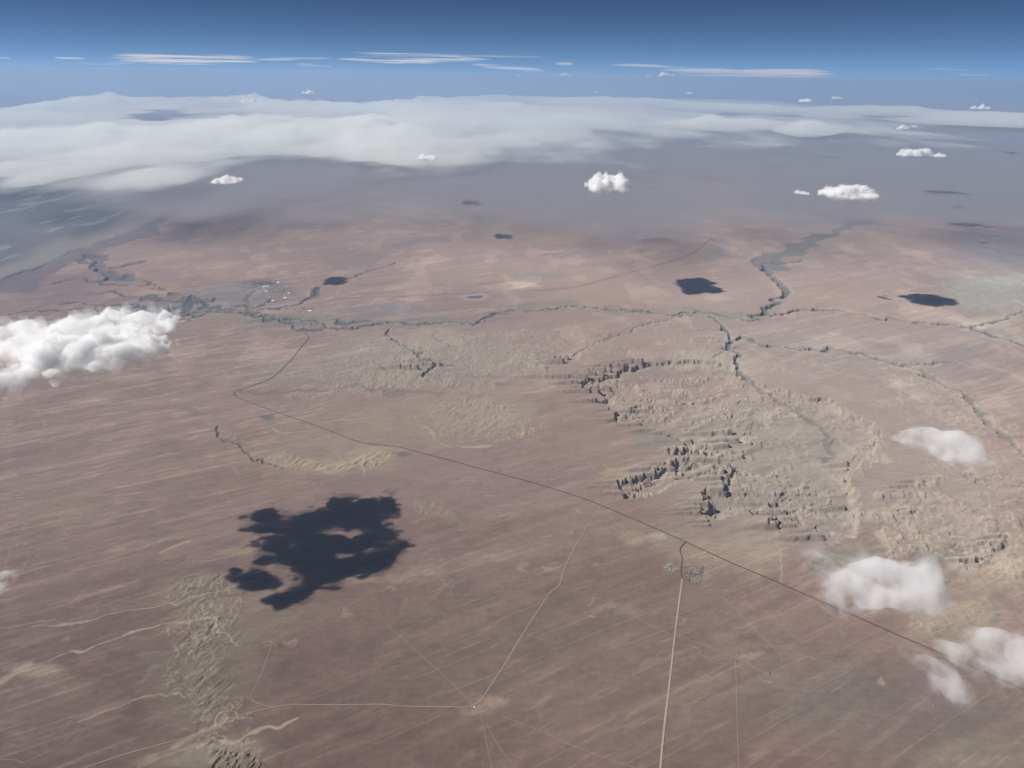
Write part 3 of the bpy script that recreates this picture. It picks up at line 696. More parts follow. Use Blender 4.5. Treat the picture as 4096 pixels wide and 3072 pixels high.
m, nt, out = nodes('desert_soil')
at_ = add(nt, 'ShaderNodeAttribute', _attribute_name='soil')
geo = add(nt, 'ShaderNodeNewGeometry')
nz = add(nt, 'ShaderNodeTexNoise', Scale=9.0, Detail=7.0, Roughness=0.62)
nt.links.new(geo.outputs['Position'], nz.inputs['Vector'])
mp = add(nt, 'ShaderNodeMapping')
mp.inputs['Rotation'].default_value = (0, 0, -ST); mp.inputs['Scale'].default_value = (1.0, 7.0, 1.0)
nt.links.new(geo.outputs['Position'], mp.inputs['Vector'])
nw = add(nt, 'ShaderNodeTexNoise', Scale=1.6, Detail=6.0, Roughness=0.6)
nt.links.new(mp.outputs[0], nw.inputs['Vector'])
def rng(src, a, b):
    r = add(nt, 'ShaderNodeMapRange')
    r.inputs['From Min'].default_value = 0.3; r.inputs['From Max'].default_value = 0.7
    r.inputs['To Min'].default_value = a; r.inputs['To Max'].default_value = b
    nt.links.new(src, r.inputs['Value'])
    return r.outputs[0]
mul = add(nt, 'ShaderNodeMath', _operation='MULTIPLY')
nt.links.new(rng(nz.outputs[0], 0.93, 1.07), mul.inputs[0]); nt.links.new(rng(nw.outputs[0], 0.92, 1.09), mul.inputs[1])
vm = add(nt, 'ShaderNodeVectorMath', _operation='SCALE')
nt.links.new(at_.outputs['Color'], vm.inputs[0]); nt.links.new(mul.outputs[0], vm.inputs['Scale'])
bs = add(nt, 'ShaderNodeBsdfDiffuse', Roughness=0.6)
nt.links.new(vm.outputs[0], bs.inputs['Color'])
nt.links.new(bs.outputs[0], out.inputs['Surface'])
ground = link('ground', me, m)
tag(ground, kind='structure')

# ------------------------------------------------------------------ roads
def plain(name, c, rough=0.9, nscale=40.0, var=0.15):
    m, nt, out = nodes(name)
    b = add(nt, 'ShaderNodeBsdfPrincipled', Roughness=rough)
    tc = add(nt, 'ShaderNodeNewGeometry')
    nz = add(nt, 'ShaderNodeTexNoise', Scale=nscale, Detail=4.0)
    nt.links.new(tc.outputs['Position'], nz.inputs['Vector'])
    mx = add(nt, 'ShaderNodeMix', _data_type='RGBA')
    mx.inputs[6].default_value = (*[v * (1 - var) for v in c], 1); mx.inputs[7].default_value = (*[min(1, v * (1 + var)) for v in c], 1)
    nt.links.new(nz.outputs[0], mx.inputs[0]); nt.links.new(mx.outputs[2], b.inputs['Base Color'])
    nt.links.new(b.outputs[0], out.inputs['Surface'])
    return m
def spline(P, step=0.12):
    P = np.asarray(P, float)
    Q = np.vstack([2 * P[0] - P[1], P, 2 * P[-1] - P[-2]])
    o = []
    for k in range(1, len(Q) - 2):
        L = np.hypot(*(Q[k + 1] - Q[k])); n = max(2, int(L / step))
        t = np.linspace(0, 1, n, endpoint=False)[:, None]
        a, b, c, e = Q[k - 1], Q[k], Q[k + 1], Q[k + 2]
        # cardinal spline with short tangents so that long straights stay straight
        la, lb = np.hypot(*(b - a)), np.hypot(*(e - c))
        m0 = (c - a) / (la + L + 1e-9) * min(L, la, ) ; m1 = (e - b) / (lb + L + 1e-9) * min(L, lb)
        o.append((2*t**3-3*t**2+1)*b + (t**3-2*t**2+t)*m0 + (-2*t**3+3*t**2)*c + (t**3-t**2)*m1)
    o.append(Q[-2][None])
    return np.concatenate(o)
ASPHALT = plain('worn_asphalt', (.055, .05, .052))
DIRT = plain('graded_dirt', (.37, .275, .21), nscale=3.0)
TRACKDARK = plain('distant_paving', (.15, .12, .115))
TRACK = plain('faint_dirt_track', (.305, .23, .182), nscale=3.0)
def road(pts, wid, mat, lift=0.007):
    P = spline(wpts(pts))
    T = np.gradient(P, axis=0); T /= np.hypot(T[:, 0], T[:, 1])[:, None] + 1e-9
    N = np.stack([-T[:, 1], T[:, 0]], -1)
    wv = wid * (1 + 0.12 * fbm(P[:, 0] / .6, P[:, 1] / .6, 2, 9))[:, None]
    cols = []
    for k in (-1, 0, 1):
        Q = P + N * wv * 0.5 * k
        z = np.maximum(ground_z(Q[:, 0], Q[:, 1]), ground_z(P[:, 0], P[:, 1])) + lift
        cols.append(np.column_stack([Q, z]))
    V = np.stack(cols, 1).reshape(-1, 3)
    n = len(P); a = np.arange(n - 1) * 3
    F = np.concatenate([np.stack([a + j, a + j + 3, a + j + 4, a + j + 1], -1) for j in (0, 1)])[:, ::-1]
    return tag(link('road', quick_mesh('road', V, F), mat), kind='structure')
HW = [(1246,1292),(1241,1308),(1219,1327),(1235,1351),(1211,1380),(1195,1400),(1154,1451),(1084,1511),(996,1546),(945,1564),(936,1573),(948,1587),(977,1599),(1135,1656),(1293,1710),(1420,1758),(1470,1770),(1597,1785),(1648,1800),(1926,1878),(2179,1946),(2300,1982),(2401,2019),(2622,2114),(2743,2167),(2899,2237),(3050,2301),(3139,2338),(3367,2440),(3741,2604),(3962,2702),(4096,2762),(4300,2855)]
road(HW, .028, ASPHALT, .009)
road([(1246,1215),(1350,1199),(1667,1184),(1951,1168),(2268,1152),(2489,1098),(2750,1022),(2848,952)], .035, TRACKDARK, .04)
road([(2743,2167),(2724,2187),(2720,2203),(2730,2233),(2724,2274),(2728,2312)], .028, ASPHALT)
road([(2728,2314),(2727,2329),(2701,2525),(2676,2747),(2657,2905),(2641,3072),(2630,3200)], .035, DIRT)
road([(2398,2022),(2398,2032),(2337,2127),(2287,2215),(2255,2285),(2236,2348),(2198,2380),(2110,2512),(2015,2664),(1920,2804),(1894,2819)], .016, DIRT)
road([(1894,2819),(1856,2827),(1603,2824),(1527,2818),(1400,2821),(1171,2821),(1076,2835),(918,2880),(886,2895),(810,2937),(696,2968),(506,3019),(367,3066),(200,3130)], .012, DIRT)
for p, wd in [
 ([(1098,2832),(1040,2818),(1003,2797),(1010,2770),(1044,2702),(1089,2577),(1080,2572),(1070,2571)], .012),
 ([(1923,2848),(1967,3072),(1985,3160)], .010),([(1942,2886),(1990,2975),(2065,3072)], .009),([(2008,2864),(2135,2911),(2300,2987),(2534,3072),(2700,3130)], .010),
 ([(1894,2819),(1790,2716),(1655,2598),(1559,2512),(1500,2440)], .008),([(2940,2639),(2944,2700),(2946,2778),(2950,2930),(2955,3072),(2958,3150)], .013),
 ([(2709,2538),(2760,2560),(2854,2595),(2962,2639),(3063,2690)], .013),([(3000,2310),(2960,2365),(2924,2418)], .012),([(2886,2383),(2924,2418),(2975,2468),(3050,2544),(3110,2600),(3130,2635)], .012),
 ([(2398,2032),(2483,2104),(2572,2177),(2640,2215)], .016),([(1926,1880),(1905,1900),(1888,1921),(1850,1930)], .015),([(1926,1880),(1955,1925),(1983,1968)], .013),
 ([(2440,1700),(2505,1753),(2507,1800),(2499,1848),(2451,1905),(2455,1960),(2456,2030)], .012),([(2325,1816),(2365,1860),(2388,1886),(2451,1924)], .013),
 ([(939,1575),(880,1611),(778,1690),(551,1810),(392,1905),(241,2019),(127,2111),(70,2149),(32,2234),(19,2291)], .014),
 ([(2236,2348),(2363,2392),(2489,2437),(2591,2500),(2701,2550)], .010),([(2727,2350),(2600,2400),(2520,2430)], .009),([(1350,2452),(1470,2385),(1560,2358),(1700,2300),(1720,2290)], .010),
 ([(1720,2290),(1790,2350),(1810,2400),(1825,2440)], .008),([(1730,2300),(1900,2285),(2070,2275),(2250,2260)], .009),([(1609,1825),(1606,1868),(1690,1904),(1720,1890)], .012),
 ([(0,3040),(70,3043),(95,3055),(250,2975),(320,2900)], .010),([(1600,2355),(1400,2440)], .008),([(0,2600),(100,2580),(220,2560)], .009),
 ([(2287,2215),(2310,2160),(2360,2140)], .008),([(2110,2270),(2115,2312),(2120,2340)], .008),([(1146,2440),(1130,2490),(1110,2530)], .009),
 ([(1022,1910),(995,1985)], .010),([(2346,2095),(2346,1995)], .006),([(2200,1850),(2208,1935)], .010)]:
    road(p, wd * .85, TRACK, .005)
# ------------------------------------------------------------------ settlements
def box_roof(w, d, h, rh, flat=False):
    """walls and roof of a small house as two meshes, in metres / 1000"""
    w, d, h, rh = w / 1000, d / 1000, h / 1000, rh / 1000
    Vw = [(-w/2,-d/2,-.003),(w/2,-d/2,-.003),(w/2,d/2,-.003),(-w/2,d/2,-.003),(-w/2,-d/2,h),(w/2,-d/2,h),(w/2,d/2,h),(-w/2,d/2,h)]
    Fw = [(0,1,5,4),(1,2,6,5),(2,3,7,6),(3,0,4,7),(4,5,6,7)]
    o = .0012; t = .0006
    if flat:
        Vr = [(-w/2-o/2,-d/2-o/2,h+.0003),(w/2+o/2,-d/2-o/2,h+.0003),(w/2+o/2,d/2+o/2,h+.0003),(-w/2-o/2,d/2+o/2,h+.0003)]
        Vr += [(x, y, h + rh) for x, y, z in Vr]
        Fr = [(3,2,1,0),(4,5,6,7),(0,1,5,4),(1,2,6,5),(2,3,7,6),(3,0,4,7)]
    else:
        Vr = []
        for dz in (0.0003, t + .0003):
            Vr += [(-w/2-o,-d/2-o,h-.0004+dz),(w/2+o,-d/2-o,h-.0004+dz),(-w/2-o,0,h+rh+dz),(w/2+o,0,h+rh+dz),(-w/2-o,d/2+o,h-.0004+dz),(w/2+o,d/2+o,h-.0004+dz)]
        Fr = [(6,7,9,8),(8,9,11,10),(2,3,1,0),(4,5,3,2),(0,1,7,6),(10,11,5,4),(0,6,8,2),(2,8,10,4),(1,3,9,7),(3,5,11,9)]
    return Vw, Fw, Vr, Fr
def flat_mat(name, c): return plain(name, c, .8, 300.0, .08)
WALL = flat_mat('stucco', (.42, .36, .30))
ROOFS = {'dark': flat_mat('dark_shingles', (.05, .045, .045)), 'brown': flat_mat('brown_shingles', (.12, .085, .07)), 'pale': flat_mat('pale_metal_roofing', (.46, .42, .38)), 'white': flat_mat('white_roof_coating', (.88, .88, .87))}
GROUPV = 'houses of the small settlement beside the highway'
LAB = {'dark': 'small house with a dark roof in the street grid of the desert settlement', 'brown': 'small house with a brown roof in the street grid of the desert settlement', 'pale': 'small house with a pale metal roof in the desert settlement'}
def ppoly(V, F):
    me = bpy.data.meshes.new('m'); me.from_pydata(V, [], F); me.update(); return me
def house(kind, w=24, d=15):
    Vw, Fw, Vr, Fr = box_roof(w, d, 4.5, 3.2)
    e = bpy.data.objects.new('house', None); col.objects.link(e); e.empty_display_size = .01
    link('wall', ppoly(Vw, Fw), WALL, e); link('roof', ppoly(Vr, Fr), ROOFS[kind], e)
    return e
def copy_tree(o):
    c = o.copy(); col.objects.link(c)
    for ch in list(o.children):
        g = ch.copy(); col.objects.link(g); g.parent = c
    return c
protos = {k: house(k) for k in LAB}
used = set()
def village_pos(zx, zy):      # 300 x 225 pixel detail around the settlement
    return at(2630 + zx * .13562, 2130 + zy * .13562, 0)
def place_house(kind, zx, zy, rz):
    x, y = village_pos(zx, zy)
    o = protos[kind] if kind not in used else copy_tree(protos[kind])
    used.add(kind)
    o.location = (x, y, float(ground_z(np.array([x]), np.array([y]))[0]) + .001)
    o.rotation_euler = (0, 0, rz)
    tag(o, LAB[kind], 'house', GROUPV + (' with %s roofs' % kind))
rng = random.Random(4)
HS = [(850,1045,'dark'),(830,1095,'dark'),(855,1130,'brown'),(905,1065,'brown'),(970,1040,'pale'),(1000,995,'brown'),(1010,890,'brown'),(1060,935,'brown'),(1100,980,'dark'),(1165,960,'dark'),(1240,975,'brown'),(1285,985,'brown'),(1310,995,'brown'),(1350,990,'dark'),(1390,1020,'dark'),(1140,1045,'brown'),
 (1360,1050,'dark'),(1345,1085,'dark'),(1325,1125,'dark'),(1345,1140,'brown'),(1315,1170,'dark'),(1345,1165,'dark'),(1300,1210,'dark'),(1335,1210,'brown'),(1300,1250,'dark'),(1330,1280,'dark'),(1285,1310,'dark'),(1335,1330,'dark'),(1280,1350,'brown'),(1275,1390,'dark'),(1265,1415,'dark'),(1265,1450,'dark'),(1320,1370,'brown'),
 (885,1165,'brown'),(900,1190,'dark'),(960,1175,'dark'),(985,1210,'dark'),(820,1215,'dark'),(805,1255,'brown'),(975,1250,'dark'),(935,1285,'brown'),(1115,1270,'dark'),(1075,1285,'brown'),(1090,1250,'brown'),(1205,1300,'brown'),(1205,1335,'dark'),(1185,1390,'dark'),(835,1400,'dark'),(915,1415,'brown'),(915,1445,'brown'),
 (990,1475,'dark'),(1045,1490,'brown'),(1100,1500,'brown'),(1165,1475,'dark'),(1160,1505,'dark'),(1205,1535,'brown'),(1160,1560,'dark'),(1095,1545,'brown'),(1040,1530,'brown'),
 (465,960,'dark'),(450,1003,'dark'),(440,1042,'dark'),(350,1000,'brown'),(525,990,'dark'),(528,1025,'dark'),(495,930,'brown'),(540,930,'brown'),(510,1100,'dark'),(535,1115,'brown'),(430,912,'pale'),(390,945,'pale'),(310,1030,'pale'),(365,1065,'pale'),(350,1105,'pale'),(325,935,'pale'),(215,1032,'pale'),(505,1060,'pale'),(250,1005,'brown'),(285,960,'pale'),
 (1120,1095,'pale'),(1170,1110,'pale'),(1080,1150,'pale'),(1130,1160,'pale'),(1190,1165,'pale'),(1210,1110,'brown'),(1240,1110,'brown'),(1060,1360,'pale'),(1110,1370,'pale'),(1010,1350,'pale'),(870,1260,'pale'),(910,1330,'pale'),(1020,1435,'pale'),(1080,1450,'pale'),(1130,1420,'pale'),(930,1160,'pale')]
for zx, zy, k in HS:
    place_house(k, zx + rng.uniform(-4, 4), zy + rng.uniform(-4, 4), rng.choice((0.15, 0.15, 1.72)) + rng.uniform(-.1, .1))
for p in [[(610,980),(700,995),(900,1025)],[(1080,960),(1140,1020),(1300,1055),(1350,1000)],[(1010,1080),(1130,1100),(1280,1135)],[(1300,1055),(1300,1140),(1265,1200),(1250,1290)],[(540,1130),(690,1165),(960,1215),(1240,1225)],[(1010,1080),(1000,1130),(1010,1200)],
          [(800,1285),(960,1315),(1200,1360)],[(960,1310),(945,1400),(940,1490)],[(730,1350),(920,1385),(1160,1440)],[(415,940),(400,1080)],[(590,1345),(720,1350)]]:
    road([(2630 + a * .13562, 2130 + b * .13562) for a, b in p], .012, ASPHALT, .006)

def big_building(px, py, w, d, h, rz, label, group=None, roof='white'):
    Vw, Fw, Vr, Fr = box_roof(w, d, h, 1.5, flat=True)
    e = bpy.data.objects.new('building', None); col.objects.link(e); e.empty_display_size = .01
    link('wall', ppoly(Vw, Fw), WALL, e); link('roof', ppoly(Vr, Fr), ROOFS[roof], e)
    x, y = at(px, py, 0)
    e.location = (x, y, float(ground_z(np.array([x]), np.array([y]))[0]) + .004); e.rotation_euler = (0, 0, rz)
    tag(e, label, 'building', group)
big_building(1113, 1132, 130, 200, 14, .1, 'long bright roofed building at the far top of the distant town')
big_building(1156, 1175, 130, 150, 14, .0, 'single bright block at the right side of the distant town')
big_building(1141, 1193, 170, 130, 12, -.3, 'slanting bright roof between the right block and the lower river bank')
big_building(1091, 1203, 130, 130, 12, .1, 'bright roofed block nearest the river in the distant town')
big_building(1238, 1246, 120, 130, 12, .0, 'left white roof of the two alone beyond the river bend')
big_building(1245, 1247, 80, 90, 10, .0, 'right white roof of the two alone beyond the river bend')
for px, py, w, d, rz in [(1053,1151,90,110,.2),(1062,1150,70,140,.0),(1071,1147,80,150,1.0),(1058,1144,60,80,.3),(1067,1167,130,110,.15),(1060,1169,60,80,.2),(1057,1162,50,60,.0),(1078,1192,60,80,.5),(1157,1193,50,60,.1),(1096,1130,40,70,.2),(1129,1156,50,60,.6),(1144,1148,50,70,.6),(1140,1182,50,60,.0)]:
    big_building(px, py, w, d, 10, rz, 'one of the white roofed buildings clustered among trees in the distant town', 'white roofed buildings of the distant town')
big_building(2861, 2230, 22, 22, 7, .3, 'lone white roofed building beside the highway east of the settlement')
big_building(1897, 2828, 26, 20, 5, .2, 'small pale building where the dirt roads meet in the lower middle')
big_building(3079, 2690, 40, 26, 5, .5, 'dark roofed ranch shed on the bare sandy patch at lower right', roof='dark')
big_building(2953, 2611, 30, 20, 5, .4, 'dark roofed shed on the pale yard where two tracks cross', roof='dark')
big_building(1070, 2576, 26, 20, 5, .6, 'dark shed at the end of the lone track at lower left', roof='dark')
big_building(1715, 2303, 22, 16, 5, .2, 'small dark shed on the orange sand right of the cloud shadow', roof='dark')
big_building(2100, 2283, 22, 16, 5, .2, 'small dark shed on pale sand west of the settlement', roof='dark')
big_building(2402, 1971, 46, 22, 5, .5, 'dark shed near the canyon rim north of the highway', roof='dark')

# shrubs and yard trees
def shrubs():
    r = np.random.RandomState(5)
    pts = []
    for cx, cy_, sx, sy, n in [(1060,1135,60,9,420),(1000,1150,70,10,160),(1120,1165,60,12,160),(1262,1170,10,20,160),(2780,2290,32,26,200),(2682,2268,16,12,60),(1060,1200,60,14,160),(1200,1240,80,16,160),(2000,1250,60,6,120)]:
        u = r.normal(cx, sx * .5, n); v = r.normal(cy_, sy * .5, n)
        x, y = at(u, v, 0)
        pts.append(np.column_stack([x, y, ground_z(x, y)]))
    P = np.concatenate(pts)
    far = np.hypot(P[:, 0], P[:, 1]) > 25
    V = []; F = []
    base = np.array([(math.cos(a), math.sin(a), 0) for a in np.linspace(0, 5.24, 6)] + [(math.cos(a + .5) * .8, math.sin(a + .5) * .8, .9) for a in np.linspace(0, 5.24, 6)] + [(0, 0, 1.4)])
    bf = []
    for k in range(6):
        a, b = k, (k + 1) % 6
        bf += [(a, b, 6 + a), (b, 6 + b, 6 + a), (6 + a, 6 + b, 12)]
    for i, p in enumerate(P):
        s = r.uniform(.012, .03) if far[i] else r.uniform(.003, .007)
        q = base * s * r.uniform(.7, 1.3, (13, 1)); q[:, 2] = base[:, 2] * s * (.35 if far[i] else .8)
        F += [tuple(j + len(V) * 13 for j in f) for f in bf]; V.append(q + p)
    me = quick_mesh('shrubs', np.concatenate(V), np.array(F), smooth=False)
    tag(link('shrubs', me, plain('shrub_leaves', (.045, .065, .04), .9, 60, .3)), kind='stuff')
shrubs()
# ------------------------------------------------------------------ cumulus clouds
THICK = cloud_mat('cumulus_vapour', 10.0, 0.05)
FRINGE = cloud_mat('cloud_fringe', 1.8, 0.006)
SOFT = cloud_mat('thin_cloud_vapour', 3.0, 0.004, wisp=(3.4, 0.16))
S2 = 1.8517
ZC = 5.3
SH = [(545,1140),(565,1100),(590,1088),(615,1102),(640,1112),(690,1103),(715,1078),(760,1083),(800,1078),(845,1073),(852,1095),(862,1110),(852,1130),(864,1160),(885,1176),(868,1190),(872,1202),(850,1222),(820,1240),(760,1256),(720,1268),(690,1278),(660,1297),(630,1311),(600,1306),(580,1298),(615,1283),(645,1262),(652,1240),(630,1222),(590,1216),(568,1208),(578,1190),(590,1165),(560,1150)]
def cloud_big(cx, cy_, fringe):
    off = np.array([SUN_X * ZC + cx, SUN_Y * ZC + cy_])
    g = lambda L: np.array([at(a * S2, b * S2, 0) for a, b in L]) - off
    P, h1, h2, e2 = g(SH), g([(715, 1193), (745, 1203), (775, 1195), (805, 1187)]), g([(740, 1150), (760, 1158), (775, 1153)]), g([(530, 1250), (560, 1262)])
    def plan(X, Y):
        p = np.minimum(poly_sd(X, Y, P) - .05, seg_dist(X, Y, h1) - 0.19)
        p = np.minimum(p, seg_dist(X, Y, h2) - 0.10)
        return np.maximum(p, 0.20 - seg_dist(X, Y, e2))
    a, b = np.minimum(P.min(0), e2.min(0)) - .5, P.max(0) + .4
    bx = (a[0], b[0], a[1], b[1])
    if fringe: return cumulus(plan, bx, 0.62, 0.8, 0.034, 3, amp=0.34, scale=0.5, octaves=6, gain=.72, frag=-.04)
    return cumulus(plan, bx, 0.50, 0.8, 0.028, 3, amp=0.27, scale=0.66, octaves=6, gain=.62, frag=-.045)
G1 = 'small fair weather clouds scattered over the desert'
cloud_at('cumulus_cloud', 330, 1440, ZC, cloud_big, THICK, 'largest cloud, thick bright white cumulus at the left edge above its shadow', group=G1, wisps=FRINGE)

def puffs(cs, hmax, wide, step, seed, **k):
    def mk(cx, cy_, fringe):
        r = max(max(abs(x) + q, abs(y) + q) for x, y, q in cs) + .4
        xs = (min(x - q for x, y, q in cs) - .3, max(x + q for x, y, q in cs) + .3, min(y - q for x, y, q in cs) - .3, max(y + q for x, y, q in cs) + .3)
        kk = dict(k)
        if fringe: kk.update(amp=k['amp'] * 1.3, scale=k['scale'] * .8, gain=.72, frag=-.15 * k['amp'])
        return cumulus(circles(cs), xs, hmax, wide, step, seed, **kk)
    return mk
def small(px, py, w, h, seed, label, z=5.6, mat=THICK, flat=1.5, name='cumulus_cloud'):
    x, y = at(px, py, z)
    dep = math.atan2(H - z, math.hypot(x, y)); k = math.hypot(math.hypot(x, y), H - z) / FPX
    W = w * k / 2; D = W * flat
    hc = max((h * k - 2 * D * math.sin(dep)) / math.cos(dep), .45 * W)
    rng = random.Random(seed)
    cs = []
    n = 13 if w > 60 else 4
    for i in range(n):
        r = W * rng.uniform(.30, .50)
        cs.append(((W - r) * math.sin(i * 2.4 + seed), (D - r) * (-1 + 2 * (i + .5) / n), r))
    cs.append((0, 0, W * .5))
    q = W / 2.2
    return cloud_at(name, px, py + h * .3, z, puffs(cs, hc, W * .5, W / (26 if w > 60 else 14), seed, amp=.27 * q, scale=.58 * q), mat, label, group=G1, wisps=FRINGE if w > 60 else None)
small(2432, 718, 150, 80, 5, 'compact bright cumulus in front of the grey smoke right of centre', flat=1.7)
small(3400, 762, 165, 55, 6, 'white ragged cumulus, largest of those over the grey haze at right', flat=1.0)
small(3205, 768, 54, 14, 7, 'thin little cloud just left of the ragged cumulus at right')
small(1710, 625, 72, 24, 8, 'little white cloud at the lower edge of the smoke near the centre')
small(910, 716, 88, 26, 9, 'small white cloud hanging before the dark haze left of centre')
small(3662, 612, 105, 24, 10, 'small white cloud high at right, larger one of a pair', flat=.5)
small(3757, 621, 50, 12, 11, 'faint small cloud, right one of the high pair')
small(3610, 510, 40, 16, 12, 'tiny bright cloud below the white bank at far right', z=8, flat=.5)
small(3657, 503, 18, 11, 13, 'tiniest bright puff beside the tiny cloud below the white bank', z=8, flat=.5)
small(1235, 369, 46, 10, 15, 'tiny flat white cloud above the smoke left of centre', z=8)
small(990, 403, 54, 10, 16, 'flat white cloud touching the far edge of the smoke', z=8)
small(3930, 431, 54, 11, 17, 'small flat cloud above the white bank at far right', z=8)
small(2381, 366, 20, 5, 18, 'minute cloud above the smoke at centre', z=8.5)
small(2755, 372, 26, 6, 20, 'minute cloud above the smoke right of centre, below the bright horizon puffs', z=8.5)
small(3345, 392, 34, 7, 21, 'thin small cloud over the far haze at right', z=8)
small(3225, 402, 44, 8, 22, 'longer thin cloud left of the thin one over the far haze', z=8)
# far tops standing on the horizon
small(2079, 300, 30, 9, 23, 'small white cloud top on the horizon at centre', z=13.6)
small(2262, 304, 62, 8, 24, 'row of low white cloud tops on the horizon right of centre', z=13.55, flat=.4)
small(2668, 302, 84, 16, 25, 'brightest white cloud tops standing on the horizon', z=13.6, flat=.4)
small(2594, 305, 40, 8, 26, 'low cloud top just left of the brightest on the horizon', z=13.55, flat=.4)

# ------------------------------------------------------------------ sheets of smoke and high cloud
def sheet(name, X, Y, zmid, top, bot, mat):
    t = top + bot
    n0, n1 = X.shape
    on = t > 1e-6
    i = np.arange(n0 * n1).reshape(n0, n1)
    Vt = np.stack([X, Y, zmid + top], -1).reshape(-1, 3); Vb = np.stack([X, Y, zmid - bot], -1).reshape(-1, 3)
    ib = np.where(on, i + n0 * n1, i)
    q = lambda a: np.stack([a[:-1, :-1], a[1:, :-1], a[1:, 1:], a[:-1, 1:]], -1).reshape(-1, 4)
    qt, qb = q(i), q(ib)
    keep = (qb != qt).any(1)
    F = np.concatenate([qt[keep], qb[keep][:, ::-1]])
    V = np.concatenate([Vt, Vb])
    u, inv = np.unique(F, return_inverse=True)
    return link(name, quick_mesh(name, V[u], inv.reshape(-1, 4)), mat)
def thin(px, py, cs, thick, seed, label, z=5.4, mat=None, scale=.55, cut=.0, soft=.9):
    """a ragged layer of vapour; cs in photograph pixels around (px, py), thick in km"""
    x0, y0 = at(px, py, z)
    L = []
    for dx, dy, r in cs:
        X, Y = at(px + dx, py + dy, z)
        k = math.sqrt(x0 * x0 + y0 * y0 + (H - z) ** 2) / FPX
        L.append((float(X - x0), float(Y - y0), r * k * 1.15, r * k * 1.5))
    a0, a1 = min(x - 2.4 * q for x, y, q, w in L), max(x + 2.4 * q for x, y, q, w in L)
    b0, b1 = min(y - 2.4 * w for x, y, q, w in L), max(y + 2.4 * w for x, y, q, w in L)
    X, Y = np.meshgrid(np.arange(a0, a1, .016), np.arange(b0, b1, .022), indexing='ij')
    env = np.zeros(X.shape)
    for x, y, q, w in L:
        env = 1 - (1 - env) * (1 - .85 * np.exp(-1.6 * (((X - x) / q) ** 2 + ((Y - y) / w) ** 2)))
    env = env * ss(1, .9, np.maximum(np.abs(2 * (X - a0) / (a1 - a0) - 1), np.abs(2 * (Y - b0) / (b1 - b0) - 1)))
    wx = X + .12 * fbm(X / .4, Y / .4, 3, seed + 3); wy = Y + .12 * fbm(X / .4, Y / .4, 3, seed + 4)
    n = fbm(wx / scale, wy / scale, 6, seed, .52)
    bil = np.abs(fbm(wx / (scale * .8), wy / (scale * .8), 4, seed + 9))
    T = np.clip(env * (1.4 + .95 * n + .4 * bil) - .42 - cut, 0, None) ** 2.1 * soft
    T = 2.0 * (1 - np.exp(-.7 * T)) * np.clip(.75 + .6 * fbm(wx / .22, wy / .22, 3, seed + 15), .2, 1.5)
    for _ in range(2):         # vapour thins out gradually towards its rim
        for ax in (0, 1):
            T = sum(np.roll(T, k, ax) for k in range(-4, 5)) / 9
    T = np.where(T > .012, T, 0)
    top = thick * 1.25 * T; bot = thick * T * .45
    lift = .10 * fbm(X / .9, Y / .9, 4, seed + 12)
    o = sheet('thin_cloud', X, Y, 0 + lift, top, bot, mat or SOFT)
    o.location = (x0, y0, z)
    return tag(o, label, 'cloud', 'thin ragged clouds low over the plain at right')
thin(3800, 1815, [(10,0,80),(50,25,70),(-30,-25,50),(40,-40,60),(-70,-50,34),(-150,-55,40),(-110,-50,30),(-185,-50,26)], .26, 31, 'thin round cloud with a wispy arm, highest of the thin clouds at right', cut=-.08)
thin(3530, 2350, [(-180,0,60),(-100,-30,75),(0,-25,80),(90,0,80),(170,10,60),(-60,40,60),(30,50,50),(130,50,40),(-200,40,50)], .27, 32, 'broad translucent cloud over the highway, second lowest of the thin clouds')
thin(3370, 2215, [(-60,-10,70),(20,-30,70),(90,10,60),(-100,20,60)], .07, 33, 'faintest veil of cloud just above the broad translucent cloud', cut=-.1)
thin(3930, 2640, [(-90,0,50),(-20,-15,66),(70,-10,72),(160,-10,66),(30,35,50),(150,35,50)], .26, 147, 'pale thin cloud in the lower right corner crossing the highway', cut=-.08)
thin(3740, 2700, [(-70,-55,40),(-40,-40,36),(-10,-10,34),(20,20,34),(50,50,32),(75,75,26)], .20, 156, 'narrow slanting wisp left of the pale corner cloud', cut=-.1, scale=.35)
thin(3650, 2790, [(-30,-40,24),(0,0,24),(35,35,22)], .07, 166, 'faint smallest wisp below the narrow slanting one', cut=-.1, scale=.3)
thin(-20, 2330, [(0,0,36),(-40,10,60)], .15, 37, 'scrap of thin cloud cut by the left edge', cut=-.1)

def fan(a0, a1, na, r0, r1, nr):
    A, R = np.meshgrid(np.radians(np.linspace(a0, a1, na)), np.geomspace(r0, r1, nr), indexing='ij')
    return R * np.sin(A), R * np.cos(A)

ZS = 3.7
X, Y = fan(-56, 56, 620, 32, 330, 420)
U, V_ = pix(X, Y, ZS)
xs = [-900, 0, 150, 300, 450, 600, 800, 1000, 1200, 1500, 1900, 2300, 2600, 3000, 3500, 4096, 5000]
near = 15 + np.interp(U, xs, [690, 690, 710, 728, 745, 760, 700, 655, 630, 650, 640, 610, 560, 540, 520, 490, 470])
far = np.interp(U, [-900, 0, 250, 400, 850, 1000, 1100, 1400, 1900, 2200, 2900, 3400, 4096, 5000], [435, 430, 408, 402, 386, 392, 405, 408, 385, 376, 385, 428, 455, 470])
edge = fbm(X / 7, Y / 16, 6, 11)
e = ss(-1.4, 2.8, (near - V_) / 55 + 1.6 * edge) * ss(0, 1.6, (V_ - far) / 10 + .7 * edge)
e = e ** 1.8
dens = 1.0 - .86 * ss(1300, 2900, U)
body = .58 + .62 * fbm(X / 18, Y / 36, 6, 31) + .22 * fbm(X / 4.5, Y / 9, 4, 35)
